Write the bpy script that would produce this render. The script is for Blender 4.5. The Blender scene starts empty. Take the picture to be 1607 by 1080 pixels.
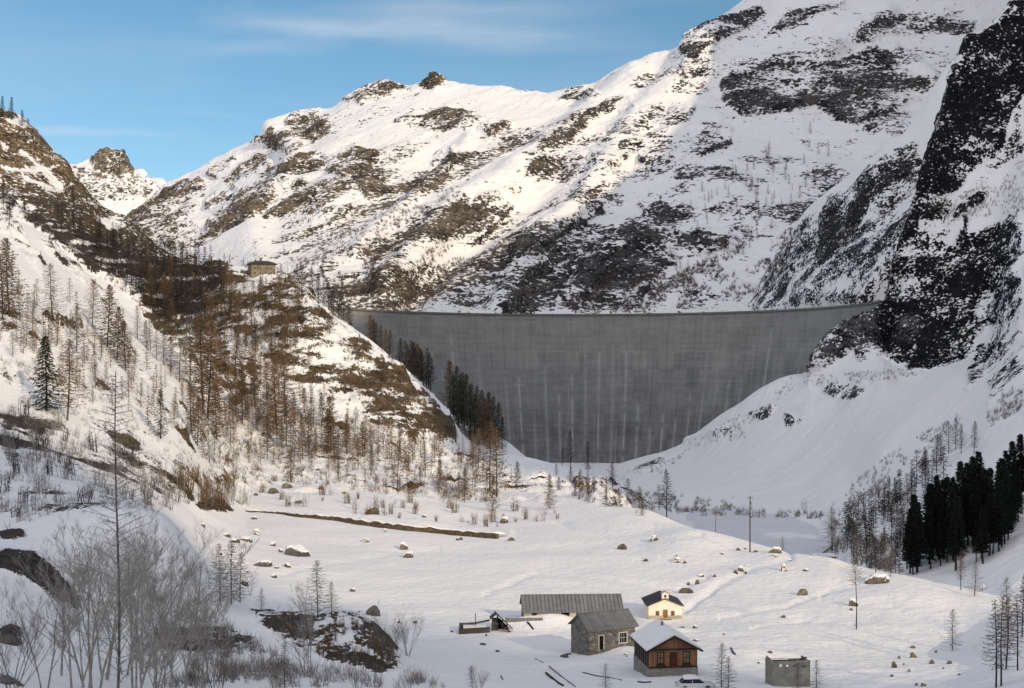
import bpy, bmesh, math, random
import numpy as np
from mathutils import Vector
from mathutils.bvhtree import BVHTree

# ------------------------------------------------------------------ camera, sky, sun, exposure
SC = bpy.context.scene
COL = SC.collection
F, CX, CY = 2000.0, 803.5, 580.0          # focal length in photo pixels, principal column, horizon row
cam_d = bpy.data.cameras.new('camera')
cam = bpy.data.objects.new('camera', cam_d); COL.objects.link(cam)
cam.location = (0, 0, 0); cam.rotation_euler = (math.radians(90), 0, 0)
cam_d.sensor_width = 36.0; cam_d.lens = 36.0 * F / 1607.0
cam_d.shift_y = (CY - 540.0) / 1607.0
cam_d.clip_start = 0.5; cam_d.clip_end = 60000
SC.camera = cam

SUN = Vector((0.55, -0.75, 0.345)).normalized()
sun_el = math.asin(SUN.z); sun_az = math.atan2(SUN.x, SUN.y)
world = bpy.data.worlds.new('World'); SC.world = world; world.use_nodes = True
wt = world.node_tree; wt.nodes.clear()
def wn(t, **k):
    n = wt.nodes.new(t)
    for a, b in k.items(): setattr(n, a, b)
    return n
w_out = wn('ShaderNodeOutputWorld'); w_bg = wn('ShaderNodeBackground')
w_sky = wn('ShaderNodeTexSky', sky_type='NISHITA', sun_disc=False, sun_elevation=sun_el, sun_rotation=sun_az,
           altitude=1900, air_density=1.0, dust_density=0.6, ozone_density=1.5)
w_bg.inputs['Strength'].default_value = 0.15
w_tc = wn('ShaderNodeTexCoord'); w_sep = wn('ShaderNodeSeparateXYZ')
wt.links.new(w_tc.outputs['Generated'], w_sep.inputs[0])
def wmath(op, a, b=None, c=None, clamp=False):
    n = wn('ShaderNodeMath', operation=op, use_clamp=clamp)
    for i, v in enumerate((a, b, c)):
        if v is None: continue
        if isinstance(v, (int, float)): n.inputs[i].default_value = v
        else: wt.links.new(v, n.inputs[i])
    return n.outputs[0]
# thin cirrus, laid out by compass bearing and height angle
yy = wmath('MAXIMUM', w_sep.outputs['Y'], 0.02)
bu = wmath('DIVIDE', w_sep.outputs['X'], yy); bv = wmath('DIVIDE', w_sep.outputs['Z'], yy)
def cloud_noise(su, sv, off, detail, dist=0.6):
    cb = wn('ShaderNodeCombineXYZ')
    wt.links.new(wmath('MULTIPLY', bu, su), cb.inputs[0]); wt.links.new(wmath('MULTIPLY', bv, sv), cb.inputs[1])
    cb.inputs[2].default_value = off
    n = wn('ShaderNodeTexNoise'); n.inputs['Scale'].default_value = 1.0; n.inputs['Detail'].default_value = detail
    n.inputs['Roughness'].default_value = 0.55; n.inputs['Distortion'].default_value = dist
    wt.links.new(cb.outputs[0], n.inputs['Vector']); return n.outputs['Fac']
warp = wmath('MULTIPLY', wmath('SUBTRACT', cloud_noise(9, 9, 3.3, 3), 0.5), 0.022)
def band(px0, px1, py0, py1, half, soft_l, soft_r, amt):
    """one cirrus streak from bearing px0 to px1 (centre line py0 -> py1), with soft ends"""
    u0, u1 = (px0 - CX) / F, (px1 - CX) / F; v0, v1 = (CY - py0) / F, (CY - py1) / F
    t = wmath('DIVIDE', wmath('SUBTRACT', bu, u0), u1 - u0)
    mid = wmath('ADD', wmath('MULTIPLY_ADD', t, v1 - v0, v0), warp)
    d = wmath('DIVIDE', wmath('SUBTRACT', bv, mid), half / F)
    g = wmath('POWER', 2.718, wmath('MULTIPLY', wmath('MULTIPLY', d, d), -1.0))
    e = wmath('MULTIPLY', wmath('DIVIDE', t, soft_l, clamp=True), wmath('DIVIDE', wmath('SUBTRACT', 1.0, t), soft_r, clamp=True))
    return wmath('MULTIPLY', wmath('MULTIPLY', g, e), amt)
n1 = cloud_noise(5, 60, 0.7, 6); n2 = cloud_noise(3, 14, 5.1, 4)
cl = band(45, 330, 210, 222, 7, 0.10, 0.75, 0.75)
for b in ((300, 860, 28, 52, 14, 0.35, 0.5, 0.75), (230, 560, 92, 60, 12, 0.4, 0.4, 0.22), (560, 1100, 40, 78, 24, 0.3, 0.5, 0.42),
          (180, 520, 178, 196, 6, 0.4, 0.6, 0.14), (480, 1000, 4, 18, 16, 0.3, 0.3, 0.30)):
    cl = wmath('ADD', cl, band(*b))
cl = wmath('MULTIPLY', cl, wmath('MULTIPLY_ADD', n1, 1.2, -0.12), clamp=True)
veil = wmath('MULTIPLY', wmath('SUBTRACT', n2, 0.45, clamp=True), 0.4)
cl = wmath('ADD', cl, veil, clamp=True)
w_hs = wn('ShaderNodeHueSaturation'); w_hs.inputs['Hue'].default_value = 0.486; w_hs.inputs['Saturation'].default_value = 1.14; w_hs.inputs['Value'].default_value = 0.76
w_mix = wn('ShaderNodeMix', data_type='RGBA')
# bright veil overhead and behind the viewpoint, unseen, added as neutral fill light
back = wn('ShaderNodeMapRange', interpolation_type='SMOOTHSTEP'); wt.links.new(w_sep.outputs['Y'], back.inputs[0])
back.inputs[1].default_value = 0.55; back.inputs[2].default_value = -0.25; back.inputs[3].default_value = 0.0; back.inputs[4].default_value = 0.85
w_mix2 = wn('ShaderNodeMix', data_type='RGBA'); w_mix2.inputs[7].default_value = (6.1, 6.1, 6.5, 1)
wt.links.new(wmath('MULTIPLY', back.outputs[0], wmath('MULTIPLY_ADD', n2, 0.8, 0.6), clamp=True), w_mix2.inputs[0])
wt.links.new(w_sky.outputs[0], w_hs.inputs['Color'])
wt.links.new(cl, w_mix.inputs[0]); wt.links.new(w_hs.outputs[0], w_mix.inputs[6])
w_mix.inputs[7].default_value = (5.2, 5.3, 5.5, 1)
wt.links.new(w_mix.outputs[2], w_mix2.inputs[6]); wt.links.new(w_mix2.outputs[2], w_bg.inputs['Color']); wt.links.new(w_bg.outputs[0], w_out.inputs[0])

sun_d = bpy.data.lights.new('sun', 'SUN'); sun_d.energy = 2.4; sun_d.angle = math.radians(0.6); sun_d.color = (1.0, 0.82, 0.55)
sun_o = bpy.data.objects.new('sun', sun_d); COL.objects.link(sun_o)
sun_o.rotation_euler = SUN.to_track_quat('Z', 'Y').to_euler()
SC.view_settings.view_transform = 'Standard'; SC.view_settings.look = 'None'
SC.view_settings.exposure = 0.03; SC.view_settings.gamma = 1.0; SC.view_settings.use_curve_mapping = False

# ------------------------------------------------------------------ helpers
R = random.Random(7)
_rs = np.random.RandomState(11)
_perm = np.concatenate([_rs.permutation(256)] * 3).astype(np.int32)
_val = _rs.uniform(-1, 1, 256)
def vnoise(x, y, z, seed=0):
    xi = np.floor(x).astype(np.int64); yi = np.floor(y).astype(np.int64); zi = np.floor(z).astype(np.int64)
    fx, fy, fz = x - xi, y - yi, z - zi
    u = fx*fx*fx*(fx*(fx*6-15)+10); v = fy*fy*fy*(fy*(fy*6-15)+10); w = fz*fz*fz*(fz*(fz*6-15)+10)
    xi = (xi + seed*37) & 255; yi = yi & 255; zi = zi & 255
    x1, y1, z1 = (xi+1) & 255, (yi+1) & 255, (zi+1) & 255
    def h(a, b, c): return _val[_perm[_perm[_perm[a] + b] + c]]
    c00 = h(xi, yi, zi)*(1-u) + h(x1, yi, zi)*u; c10 = h(xi, y1, zi)*(1-u) + h(x1, y1, zi)*u
    c01 = h(xi, yi, z1)*(1-u) + h(x1, yi, z1)*u; c11 = h(xi, y1, z1)*(1-u) + h(x1, y1, z1)*u
    return (c00*(1-v) + c10*v)*(1-w) + (c01*(1-v) + c11*v)*w
def fbm(P, scale, octv=5, gain=0.5, seed=0, stretch=(1, 1, 1), ridged=False):
    x, y, z = P[..., 0]/scale/stretch[0], P[..., 1]/scale/stretch[1], P[..., 2]/scale/stretch[2]
    a, s, tot = 1.0, 0.0, 0.0
    for o in range(octv):
        n = vnoise(x + o*17.3, y - o*9.1, z + o*5.7, seed + o)
        if ridged: n = 1 - 2*np.abs(n)
        s = s + a*n; tot += a; a *= gain
        x, y, z = (0.8*x - 0.6*y)*2.03, (0.6*x + 0.8*y)*2.03, z*2.03
    return s/tot
def pchip(xk, Yk, xq):
    """monotone cubic through knots; xk (K,), Yk (K,N), xq (M,) -> (M,N)"""
    xk = np.asarray(xk, float); Yk = np.asarray(Yk, float)
    h = np.diff(xk)[:, None]; dl = np.diff(Yk, axis=0)/h
    m = np.zeros_like(Yk)
    if len(xk) > 2:
        w1 = 2*h[1:] + h[:-1]; w2 = h[1:] + 2*h[:-1]
        with np.errstate(divide='ignore', invalid='ignore'):
            mm = (w1+w2)/(w1/dl[:-1] + w2/dl[1:])
        m[1:-1] = np.where(dl[:-1]*dl[1:] > 0, mm, 0.0)
    m[0] = dl[0]; m[-1] = dl[-1]
    i = np.clip(np.searchsorted(xk, xq, side='right')-1, 0, len(xk)-2)
    t = ((xq - xk[i])/(xk[i+1]-xk[i]))[:, None]; hh = (xk[i+1]-xk[i])[:, None]
    return ((1+2*t)*(1-t)**2)*Yk[i] + t*(1-t)**2*hh*m[i] + t*t*(3-2*t)*Yk[i+1] + t*t*(t-1)*hh*m[i+1]
def along(pts, px):
    a = np.array(pts, float); a = a[np.argsort(a[:, 0])]
    return np.stack([pchip(a[:, 0], a[:, k:k+1], np.clip(px, a[0, 0], a[-1, 0]))[:, 0] for k in range(1, a.shape[1])], 1)
def inpoly(px, py, poly):
    c = np.zeros(px.shape, bool); n = len(poly)
    for i in range(n):
        x0, y0 = poly[i]; x1, y1 = poly[(i+1) % n]
        if y0 == y1: continue
        c ^= ((y0 > py) != (y1 > py)) & (px < (x1-x0)*(py-y0)/(y1-y0) + x0)
    return c
def polymask(px, py, polys, P, wob=5, soft=3, nscale=30.0, seed=3):
    """polys: (points, amount) -> soft ragged coverage"""
    wx = fbm(P, nscale, 4, seed=seed)*wob*2; wy = fbm(P, nscale, 4, seed=seed+9)*wob*2
    m = np.zeros(px.shape)
    for poly, amt in polys:
        a = np.array(poly, float); r = wob*2 + soft + 2
        sel = (px > a[:, 0].min()-r) & (px < a[:, 0].max()+r) & (py > a[:, 1].min()-r) & (py < a[:, 1].max()+r)
        if not sel.any(): continue
        acc = np.zeros(sel.sum())
        for k in range(6):
            ox, oy = soft*math.cos(k*1.047), soft*math.sin(k*1.047)
            acc += inpoly(px[sel]+wx[sel]+ox, py[sel]+wy[sel]+oy, poly)
        acc /= 6
        if amt >= 0: m[sel] = np.maximum(m[sel], acc*amt)
        else: m[sel] *= 1 + acc*amt
    return m
def unproj(px, py, d): return np.stack([(px-CX)/F*d, d, (CY-py)/F*d], -1)
def normals(P):
    du = np.gradient(P, axis=1); dv = np.gradient(P, axis=0)
    n = np.cross(du, dv); n /= np.linalg.norm(n, axis=-1, keepdims=True) + 1e-9
    return n
def tag(o, label=None, cat=None, group=None, kind=None):
    if label: o['label'] = label
    if cat: o['category'] = cat
    if group: o['group'] = group
    if kind: o['kind'] = kind
    return o
def grid_mesh(name, P, attrs, mat, kind='structure'):
    nr, nc = P.shape[:2]; me = bpy.data.meshes.new(name)
    me.vertices.add(nr*nc); me.vertices.foreach_set('co', P.reshape(-1).astype(np.float32))
    idx = np.arange(nr*nc).reshape(nr, nc)
    q = np.stack([idx[:-1, :-1], idx[:-1, 1:], idx[1:, 1:], idx[1:, :-1]], -1).reshape(-1, 4)
    me.loops.add(q.size); me.loops.foreach_set('vertex_index', q.reshape(-1).astype(np.int32))
    me.polygons.add(len(q)); me.polygons.foreach_set('loop_start', np.arange(0, q.size, 4, dtype=np.int32))
    me.polygons.foreach_set('use_smooth', np.ones(len(q), bool))
    for k, v in attrs.items():
        at = me.attributes.new(k, 'FLOAT', 'POINT'); at.data.foreach_set('value', v.reshape(-1).astype(np.float32))
    me.update(calc_edges=True); me.validate()
    me.materials.append(mat)
    o = bpy.data.objects.new(name, me); COL.objects.link(o)
    if kind: o['kind'] = kind
    return o
BVH = {}
def reg(key, P):
    nr, nc = P.shape[:2]; idx = np.arange(nr*nc).reshape(nr, nc)
    st = 2 if nr*nc > 150000 else 1
    Q = P[::st, ::st]; nr, nc = Q.shape[:2]; idx = np.arange(nr*nc).reshape(nr, nc)
    q = np.stack([idx[:-1, :-1], idx[:-1, 1:], idx[1:, 1:], idx[1:, :-1]], -1).reshape(-1, 4)
    BVH[key] = BVHTree.FromPolygons(Q.reshape(-1, 3).tolist(), q.tolist())
def hit(px, py, keys=None):
    """first terrain point seen through a photo pixel"""
    v = Vector(((px-CX)/F, 1.0, (CY-py)/F)).normalized(); best = None
    for k in (keys or BVH):
        loc, n, i, dist = BVH[k].ray_cast(Vector((0, 0, 0)), v, 20000)
        if loc and (best is None or dist < best[1]): best = (loc, dist, n)
    return best
def at(px, py, keys=None, default_d=300):
    h = hit(px, py, keys)
    if h: return h[0]
    return Vector(((px-CX)/F*default_d, default_d, (CY-py)/F*default_d))
def ground(x, y, keys=('A',)):
    z = -1e9
    for k in keys:
        loc, n, i, dist = BVH[k].ray_cast(Vector((x, y, 2000)), Vector((0, 0, -1)), 5000)
        if loc: z = max(z, loc.z)
    return z if z > -1e8 else -40.0

# ------------------------------------------------------------------ materials
def mat(name):
    m = bpy.data.materials.new(name); m.use_nodes = True
    nt = m.node_tree; b = nt.nodes['Principled BSDF']; b.inputs['Specular IOR Level'].default_value = 0.2
    return m, nt, b
class NT:
    def __init__(s, nt): s.nt = nt
    def n(s, t, ins=None, **k):
        n = s.nt.nodes.new(t)
        for a, b in k.items(): setattr(n, a, b)
        for a, b in (ins or {}).items():
            if isinstance(b, bpy.types.NodeSocket): s.nt.links.new(b, n.inputs[a])
            else: n.inputs[a].default_value = b
        return n
    def m(s, op, a, b=0.0, c=0.0, clamp=False): return s.n('ShaderNodeMath', {0: a, 1: b, 2: c}, operation=op, use_clamp=clamp).outputs[0]
    def noise(s, vec, scale, detail=5, rough=0.55, dist=0.0, out='Fac'):
        return s.n('ShaderNodeTexNoise', {'Vector': vec, 'Scale': scale, 'Detail': detail, 'Roughness': rough, 'Distortion': dist}).outputs[out]
    def mix(s, f, a, b):
        n = s.n('ShaderNodeMix', data_type='RGBA')
        for i, v in ((0, f), (6, a), (7, b)):
            if isinstance(v, bpy.types.NodeSocket): s.nt.links.new(v, n.inputs[i])
            else: n.inputs[i].default_value = v if i == 0 else (*v, 1.0) if len(v) == 3 else v
        return n.outputs[2]
    def ramp(s, f, lo, hi): return s.n('ShaderNodeMapRange', {0: f, 1: lo, 2: hi, 3: 0.0, 4: 1.0}, interpolation_type='SMOOTHSTEP').outputs[0]
    def ln(s, a, b): s.nt.links.new(a, b)
SNOW = (0.90, 0.875, 0.86)
def terrain_mat(name, rock_a, rock_b, dark_a, dark_b, nscale, sharp=0.06, fine=0.5, bump=0.55, strat=(1, 1, 1), snowbump=0.22, f2s=3.2, f2a=1.5):
    m, nt, b = mat(name); N = NT(nt)
    geo = N.n('ShaderNodeNewGeometry'); pos = geo.outputs['Position']
    mp = N.n('ShaderNodeMapping', {'Vector': pos, 'Scale': strat}); p = mp.outputs[0]
    rock = N.n('ShaderNodeAttribute', attribute_name='rock').outputs['Fac']
    tone = N.n('ShaderNodeAttribute', attribute_name='tone').outputs['Fac']
    f1 = N.noise(p, nscale, 6, 0.62, 0.3)
    val = N.m('ADD', rock, N.m('MULTIPLY', N.m('SUBTRACT', f1, 0.5), fine))
    val = N.m('ADD', N.m('MINIMUM', val, 1.05), N.m('MULTIPLY', N.m('SUBTRACT', N.noise(p, nscale*f2s, 3, 0.6), 0.5), N.m('MULTIPLY', f2a, N.m('MULTIPLY_ADD', rock, 1.4, 0.15, clamp=True))))
    mask = N.ramp(val, 0.5-sharp, 0.5+sharp)
    c1 = N.noise(p, nscale*0.45, 4, 0.6); c2 = N.noise(p, nscale*2.5, 3, 0.6)
    cc = N.ramp(N.m('ADD', N.m('MULTIPLY', c1, 0.45), N.m('MULTIPLY', c2, 0.55)), 0.40, 0.60)
    ra = N.mix(cc, rock_a, rock_b); rb = N.mix(cc, dark_a, dark_b)
    rc = N.mix(tone, ra, rb)
    sv = N.noise(pos, 0.02, 4)
    sn = N.mix(sv, SNOW, (SNOW[0]*0.95, SNOW[1]*0.95, SNOW[2]*0.96))
    N.ln(N.mix(mask, sn, rc), b.inputs['Base Color'])
    b.inputs['Roughness'].default_value = 0.85; b.inputs['Specular IOR Level'].default_value = 0.12
    s1 = N.noise(pos, nscale*1.3, 3, 0.5)
    hgt = N.m('ADD', N.m('MULTIPLY', N.m('MULTIPLY', c2, N.m('MINIMUM', rock, 1.0)), bump/nscale), N.m('MULTIPLY', s1, snowbump/nscale))
    bp = N.n('ShaderNodeBump', {'Height': hgt, 'Strength': 0.8, 'Distance': 1.0})
    N.ln(bp.outputs[0], b.inputs['Normal'])
    return m
M = {}
M['ground'] = terrain_mat('snowy_ground', (0.150, 0.106, 0.060), (0.045, 0.033, 0.022), (0.030, 0.026, 0.025), (0.085, 0.066, 0.06), 0.45, fine=1.6, f2s=3.4, f2a=2.2)
M['hill'] = terrain_mat('brown_cliff', (0.25, 0.18, 0.105), (0.055, 0.042, 0.028), (0.035, 0.030, 0.026), (0.10, 0.075, 0.05), 0.10, fine=2.0, f2s=3.6, f2a=3.2)
M['mount'] = terrain_mat('mountain_rock', (0.23, 0.175, 0.115), (0.045, 0.038, 0.032), (0.11, 0.10, 0.098), (0.018, 0.017, 0.018), 0.075, fine=1.9, strat=(0.75, 0.8, 1.5), f2s=2.8, f2a=3.4)
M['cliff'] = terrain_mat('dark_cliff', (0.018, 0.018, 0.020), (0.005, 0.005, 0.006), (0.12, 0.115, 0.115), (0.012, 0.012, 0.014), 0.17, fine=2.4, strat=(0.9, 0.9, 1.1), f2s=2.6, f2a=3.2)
M['peak'] = terrain_mat('peak_rock', (0.24, 0.20, 0.14), (0.05, 0.042, 0.034), (0.08, 0.075, 0.08), (0.04, 0.04, 0.045), 0.02, fine=1.8, f2s=3.0, f2a=3.5)

# ------------------------------------------------------------------ terrain
def cols(a, b, step, lo, hi, ostep):
    """columns: fine inside the frame [lo,hi], coarse outside"""
    c = np.arange(max(a, lo), min(b, hi)+step, step)
    if a < lo: c = np.concatenate([np.arange(a, lo, ostep), c])
    if b > hi: c = np.concatenate([c, np.arange(c[-1]+ostep, b+ostep, ostep)])
    return c
def loft(rows, px, nseg):
    """rows: list of polylines (px, py, depth) from foot to crest -> grid of world points"""
    K = len(rows); D = np.zeros((K, len(px))); Z = np.zeros_like(D)
    for k, r in enumerate(rows):
        a = along(r, px); D[k] = a[:, 1]; Z[k] = (CY-a[:, 0])/F*a[:, 1]
    s = np.concatenate([[0], np.cumsum(np.sqrt(np.diff(D, axis=0)**2 + np.diff(Z, axis=0)**2).mean(1) + 1.0)])
    q = np.concatenate([np.linspace(s[k], s[k+1], nseg[k], endpoint=False) for k in range(K-1)] + [[s[-1]]])
    Dq, Zq = pchip(s, D, q), pchip(s, Z, q)
    X = (px[None, :]-CX)/F*Dq
    return np.stack([X, Dq, Zq], -1)
def pix(P): return CX + F*P[..., 0]/P[..., 1], CY - F*P[..., 2]/P[..., 1]
def ribs(P, lines):
    px, py = pix(P); out = np.zeros(px.shape)
    for pts, w, amp in lines:
        dmin = np.full(px.shape, 1e9)
        for (x0, y0), (x1, y1) in zip(pts[:-1], pts[1:]):
            vx, vy = x1-x0, y1-y0; t = np.clip(((px-x0)*vx+(py-y0)*vy)/(vx*vx+vy*vy), 0, 1)
            dmin = np.minimum(dmin, np.hypot(px-x0-t*vx, py-y0-t*vy))
        out += amp*np.exp(-(dmin/w)**2)
    return out

# --- valley floor, meadow, wooded slope and spur: one height table (depth rows, photo columns)
TA = {
 3:   [(-900, 1780), (2500, 1780)],
 30:  [(-900, 1300), (0, 1310), (800, 1330), (2500, 1310)],
 70:  [(-900, 1010), (-200, 1080), (0, 1123), (200, 1150), (400, 1210), (800, 1265), (1300, 1250), (1607, 1200), (2500, 1100)],
 110: [(-900, 880), (-200, 960), (0, 1012), (150, 1045), (300, 1085), (500, 1120), (800, 1160), (1300, 1150), (1500, 1110), (1607, 1082), (2500, 940)],
 150: [(-900, 760), (-200, 860), (0, 918), (120, 965), (200, 1010), (300, 1022), (400, 1030), (480, 1042), (560, 1052), (640, 1058), (800, 1068), (1040, 1062), (1240, 1074), (1400, 1068), (1500, 1062), (1607, 1030), (2500, 820)],
 166: [(-900, 720), (-200, 815), (0, 858), (120, 880), (200, 930), (300, 985), (400, 980), (470, 972), (530, 964), (570, 972), (610, 1005), (660, 1033), (800, 1045), (1040, 1040), (1240, 1052), (1400, 1046), (1500, 1040), (1607, 1000), (2500, 780)],
 185: [(-900, 690), (-200, 780), (0, 826), (110, 806), (190, 798), (250, 806), (290, 845), (330, 900), (400, 957), (480, 963), (560, 978), (640, 1012), (800, 1015), (940, 1012), (1240, 1008), (1345, 1012), (1500, 1018), (1607, 975), (2500, 760)],
 230: [(-900, 640), (-200, 710), (0, 748), (110, 765), (190, 790), (260, 822), (320, 880), (400, 924), (640, 938), (1000, 939), (1300, 928), (1415, 924), (1529, 938), (1607, 948), (2500, 880)],
 262: [(-900, 560), (-200, 645), (0, 697), (100, 727), (200, 765), (280, 806), (330, 852), (400, 886), (640, 897), (1000, 890), (1159, 884), (1227, 877), (1297, 880), (1325, 888), (1415, 906), (1472, 919), (1529, 936), (1607, 946), (2500, 905)],
 300: [(-900, 480), (-200, 580), (0, 645), (100, 690), (200, 738), (280, 790), (330, 828), (400, 850), (470, 858), (700, 860), (1000, 848), (1080, 834), (1159, 848), (1227, 866), (1325, 900), (1415, 920), (1529, 940), (1607, 945), (2500, 930)],
 345: [(-900, 400), (-200, 490), (0, 548), (85, 590), (200, 668), (280, 722), (340, 785), (390, 820), (500, 820), (640, 823), (760, 834), (880, 822), (1000, 806), (1075, 826), (1159, 862), (1227, 885), (1325, 915), (1529, 930), (2500, 920)],
 390: [(-900, 300), (-200, 380), (0, 455), (85, 505), (200, 600), (280, 665), (340, 742), (400, 788), (500, 784), (600, 788), (700, 795), (780, 798), (880, 788), (940, 781), (1000, 803), (1075, 845), (1159, 890), (1300, 920), (1500, 915), (2500, 900)],
 480: [(-900, 200), (-200, 290), (0, 378), (100, 440), (200, 530), (300, 620), (340, 680), (400, 738), (500, 745), (600, 750), (700, 757), (800, 760), (880, 765), (940, 777), (1000, 832), (1100, 885), (1300, 896), (2500, 896)],
 570: [(-900, 120), (-200, 230), (0, 335), (60, 366), (100, 402), (160, 452), (200, 490), (260, 542), (330, 590), (400, 640), (450, 660), (500, 682), (600, 708), (700, 735), (800, 738), (870, 738), (930, 755), (1000, 800), (1100, 843), (2500, 843)],
 640: [(-900, 120), (-200, 235), (0, 345), (100, 420), (200, 510), (260, 550), (330, 565), (400, 588), (450, 602), (500, 618), (560, 640), (640, 668), (700, 702), (760, 722), (800, 716), (870, 728), (900, 737), (940, 750), (1000, 785), (1100, 814), (2500, 814)],
 720: [(-900, 130), (-200, 245), (0, 360), (100, 430), (200, 505), (260, 535), (330, 520), (400, 490), (440, 472), (480, 470), (534, 503), (586, 538), (632, 577), (661, 603), (683, 622), (709, 655), (722, 692), (760, 735), (800, 742), (870, 760), (1000, 785), (2500, 789)],
 800: [(-900, 130), (-200, 240), (0, 350), (100, 405), (200, 450), (260, 462), (330, 452), (400, 446), (440, 450), (480, 466), (534, 525), (586, 560), (640, 597), (700, 655), (740, 668), (800, 698), (825, 718), (870, 745), (1000, 765), (2500, 769)],
 900: [(-900, 130), (-200, 220), (0, 318), (100, 360), (200, 402), (260, 414), (305, 412), (367, 423), (400, 430), (460, 443), (490, 460), (540, 505), (586, 575), (700, 665), (800, 725), (870, 755), (2500, 758)],
 1080:[(-900, 200), (0, 360), (200, 440), (305, 450), (460, 480), (540, 540), (700, 690), (800, 738), (870, 752), (2500, 758)],
 1420:[(-900, 300), (0, 450), (300, 480), (460, 510), (540, 560), (700, 690), (800, 724), (2500, 726)],
}
pxA = cols(-900, 2500, 2.0, -40, 1680, 14)
dk = np.array(sorted(TA), float)
ZA = np.stack([(CY-along(TA[int(d)], pxA)[:, 0])/F*d for d in dk])
dq = np.concatenate([np.linspace(3, 100, 24, endpoint=False), 1/np.linspace(1/100, 1/400, 250, endpoint=False),
                     np.linspace(400, 570, 90, endpoint=False), np.linspace(570, 735, 190, endpoint=False), np.linspace(735, 900, 60, endpoint=False), np.linspace(900, 1420, 60)])
Zq = pchip(dk, ZA, dq)
A = np.stack([(pxA[None, :]-CX)/F*dq[:, None], np.repeat(dq[:, None], len(pxA), 1), Zq], -1)
pa, qa = pix(A)
rockA = polymask(pa, qa, [
  ([(425, 480), (470, 466), (534, 506), (632, 582), (700, 648), (716, 695), (660, 692), (600, 668), (540, 645), (500, 618), (450, 592), (410, 560), (400, 500)], 0.60),
  ([(590, 555), (640, 592), (706, 655), (717, 696), (650, 692), (560, 645)], 1.1),
  ([(560, 575), (640, 600), (712, 660), (716, 695), (660, 692), (600, 668), (540, 640), (530, 600)], 0.92),
  ([(330, 480), (420, 490), (420, 600), (370, 640), (320, 600), (300, 540)], 0.62),
  ([(205, 476), (250, 480), (290, 520), (332, 575), (310, 580), (250, 525)], 0.9),
  ([(100, 300), (200, 362), (300, 405), (365, 440), (335, 530), (262, 510), (200, 462), (140, 425), (60, 360), (0, 318)], 1.15),
  ([(300, 405), (400, 428), (470, 442), (500, 470), (420, 500), (340, 490)], 0.95),
  ([(900, 752), (960, 758), (1000, 780), (1010, 795), (960, 795), (900, 775)], 0.55),
  ([(0, 866), (25, 858), (62, 872), (118, 935), (132, 962), (108, 962), (75, 935), (30, 908), (0, 896)], 0.92),
  ([(0, 836), (30, 822), (40, 838), (10, 846)], 0.8),
  ([(395, 962), (430, 958), (470, 966), (545, 963), (566, 963), (606, 998), (630, 1024), (640, 1046), (606, 1050), (540, 1040), (470, 1034), (440, 1008), (412, 985)], 0.85),
  ([(0, 640), (60, 650), (140, 690), (260, 740), (240, 760), (120, 735), (0, 700)], 0.30), ([(130, 690), (300, 760), (310, 790), (200, 770)], 0.30),
  ([(240, 1000), (330, 985), (420, 1015), (350, 1032), (260, 1034)], 0.55),
  ([(0, 992), (22, 992), (32, 1006), (20, 1012), (0, 1010)], 0.95),
  ([(0, 1055), (25, 1062), (32, 1072), (0, 1075)], 0.95),
  ([(0, 335), (10, 338), (45, 380), (75, 430), (68, 440), (30, 395), (0, 355)], 0.55),
  ([(60, 372), (90, 395), (170, 470), (160, 475), (100, 420)], 0.45),
  ([(310, 790), (345, 775), (390, 788), (388, 802), (312, 803)], 0.62),
  ([(0, 480), (60, 495), (130, 500), (130, 515), (60, 515), (0, 520)], 0.55),
], A, wob=4, soft=3, nscale=9.0)
slopeA = polymask(pa, qa, [([(0, 520), (130, 500), (230, 560), (340, 560), (400, 600), (540, 660), (720, 705), (800, 730), (880, 745), (940, 775), (800, 790), (600, 780), (400, 770), (330, 780), (240, 790), (0, 800)], 1.0)], A, wob=6, soft=12)
rockA = np.where(A[..., 1] < 300, rockA*0.85 + np.clip(rockA*2.5, 0, 1)*(0.5*fbm(A, 3.0, 5, 0.62, seed=25, stretch=(1.5, 1.2, 0.7)) + 0.5*fbm(A, 8.0, 3, seed=26)), rockA)
toneA = polymask(pa, qa, [([(-50, 850), (140, 850), (140, 1080), (-50, 1080)], 1.0), ([(-50, 600), (150, 680), (320, 790), (200, 830), (-50, 850)], 0.8), ([(240, 930), (660, 930), (660, 1080), (240, 1080)], 0.55),
                          ([(-50, 290), (370, 290), (370, 520), (150, 470), (-50, 380)], 0.85)], A, wob=5, soft=10)
patch = fbm(A, 7.0, 4, seed=21, stretch=(1.6, 1, 1)); big = fbm(A, 40.0, 3, seed=22)
rockA = rockA + slopeA*np.clip((patch-0.06)*1.5 + big*0.35, 0, 0.9)*0.8
nA = normals(A)
d_ = A[..., 1]
near = np.clip(d_/150, 0.15, 1)
dispz = near*(fbm(A, 30.0, 4, seed=1, stretch=(1.4, 1, 4))*1.3 + fbm(A, 9.0, 3, seed=6, stretch=(2.2, 1, 4))*0.28*(d_ < 420) + fbm(A, 6.5, 3, seed=2)*0.17 + fbm(A, 2.0, 3, seed=3)*0.05*(d_ < 320)) + slopeA*(fbm(A, 14, 4, seed=5)*1.1)
spurm = np.clip(rockA*1.4, 0, 1)*(d_ > 380)
dispz += spurm*(fbm(A, 24, 6, 0.62, seed=8, ridged=True)*5.0 + fbm(A, 8.0, 4, seed=18, ridged=True, stretch=(1.6, 1, 0.5))*2.2 + fbm(A, 2.6, 2, seed=19)*0.6)
dispz += (rockA > 0.2)*(d_ < 220)*(fbm(A, 3.2, 5, 0.6, seed=9, ridged=True)*0.5 + fbm(A, 1.2, 2, seed=16)*0.12)
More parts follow.
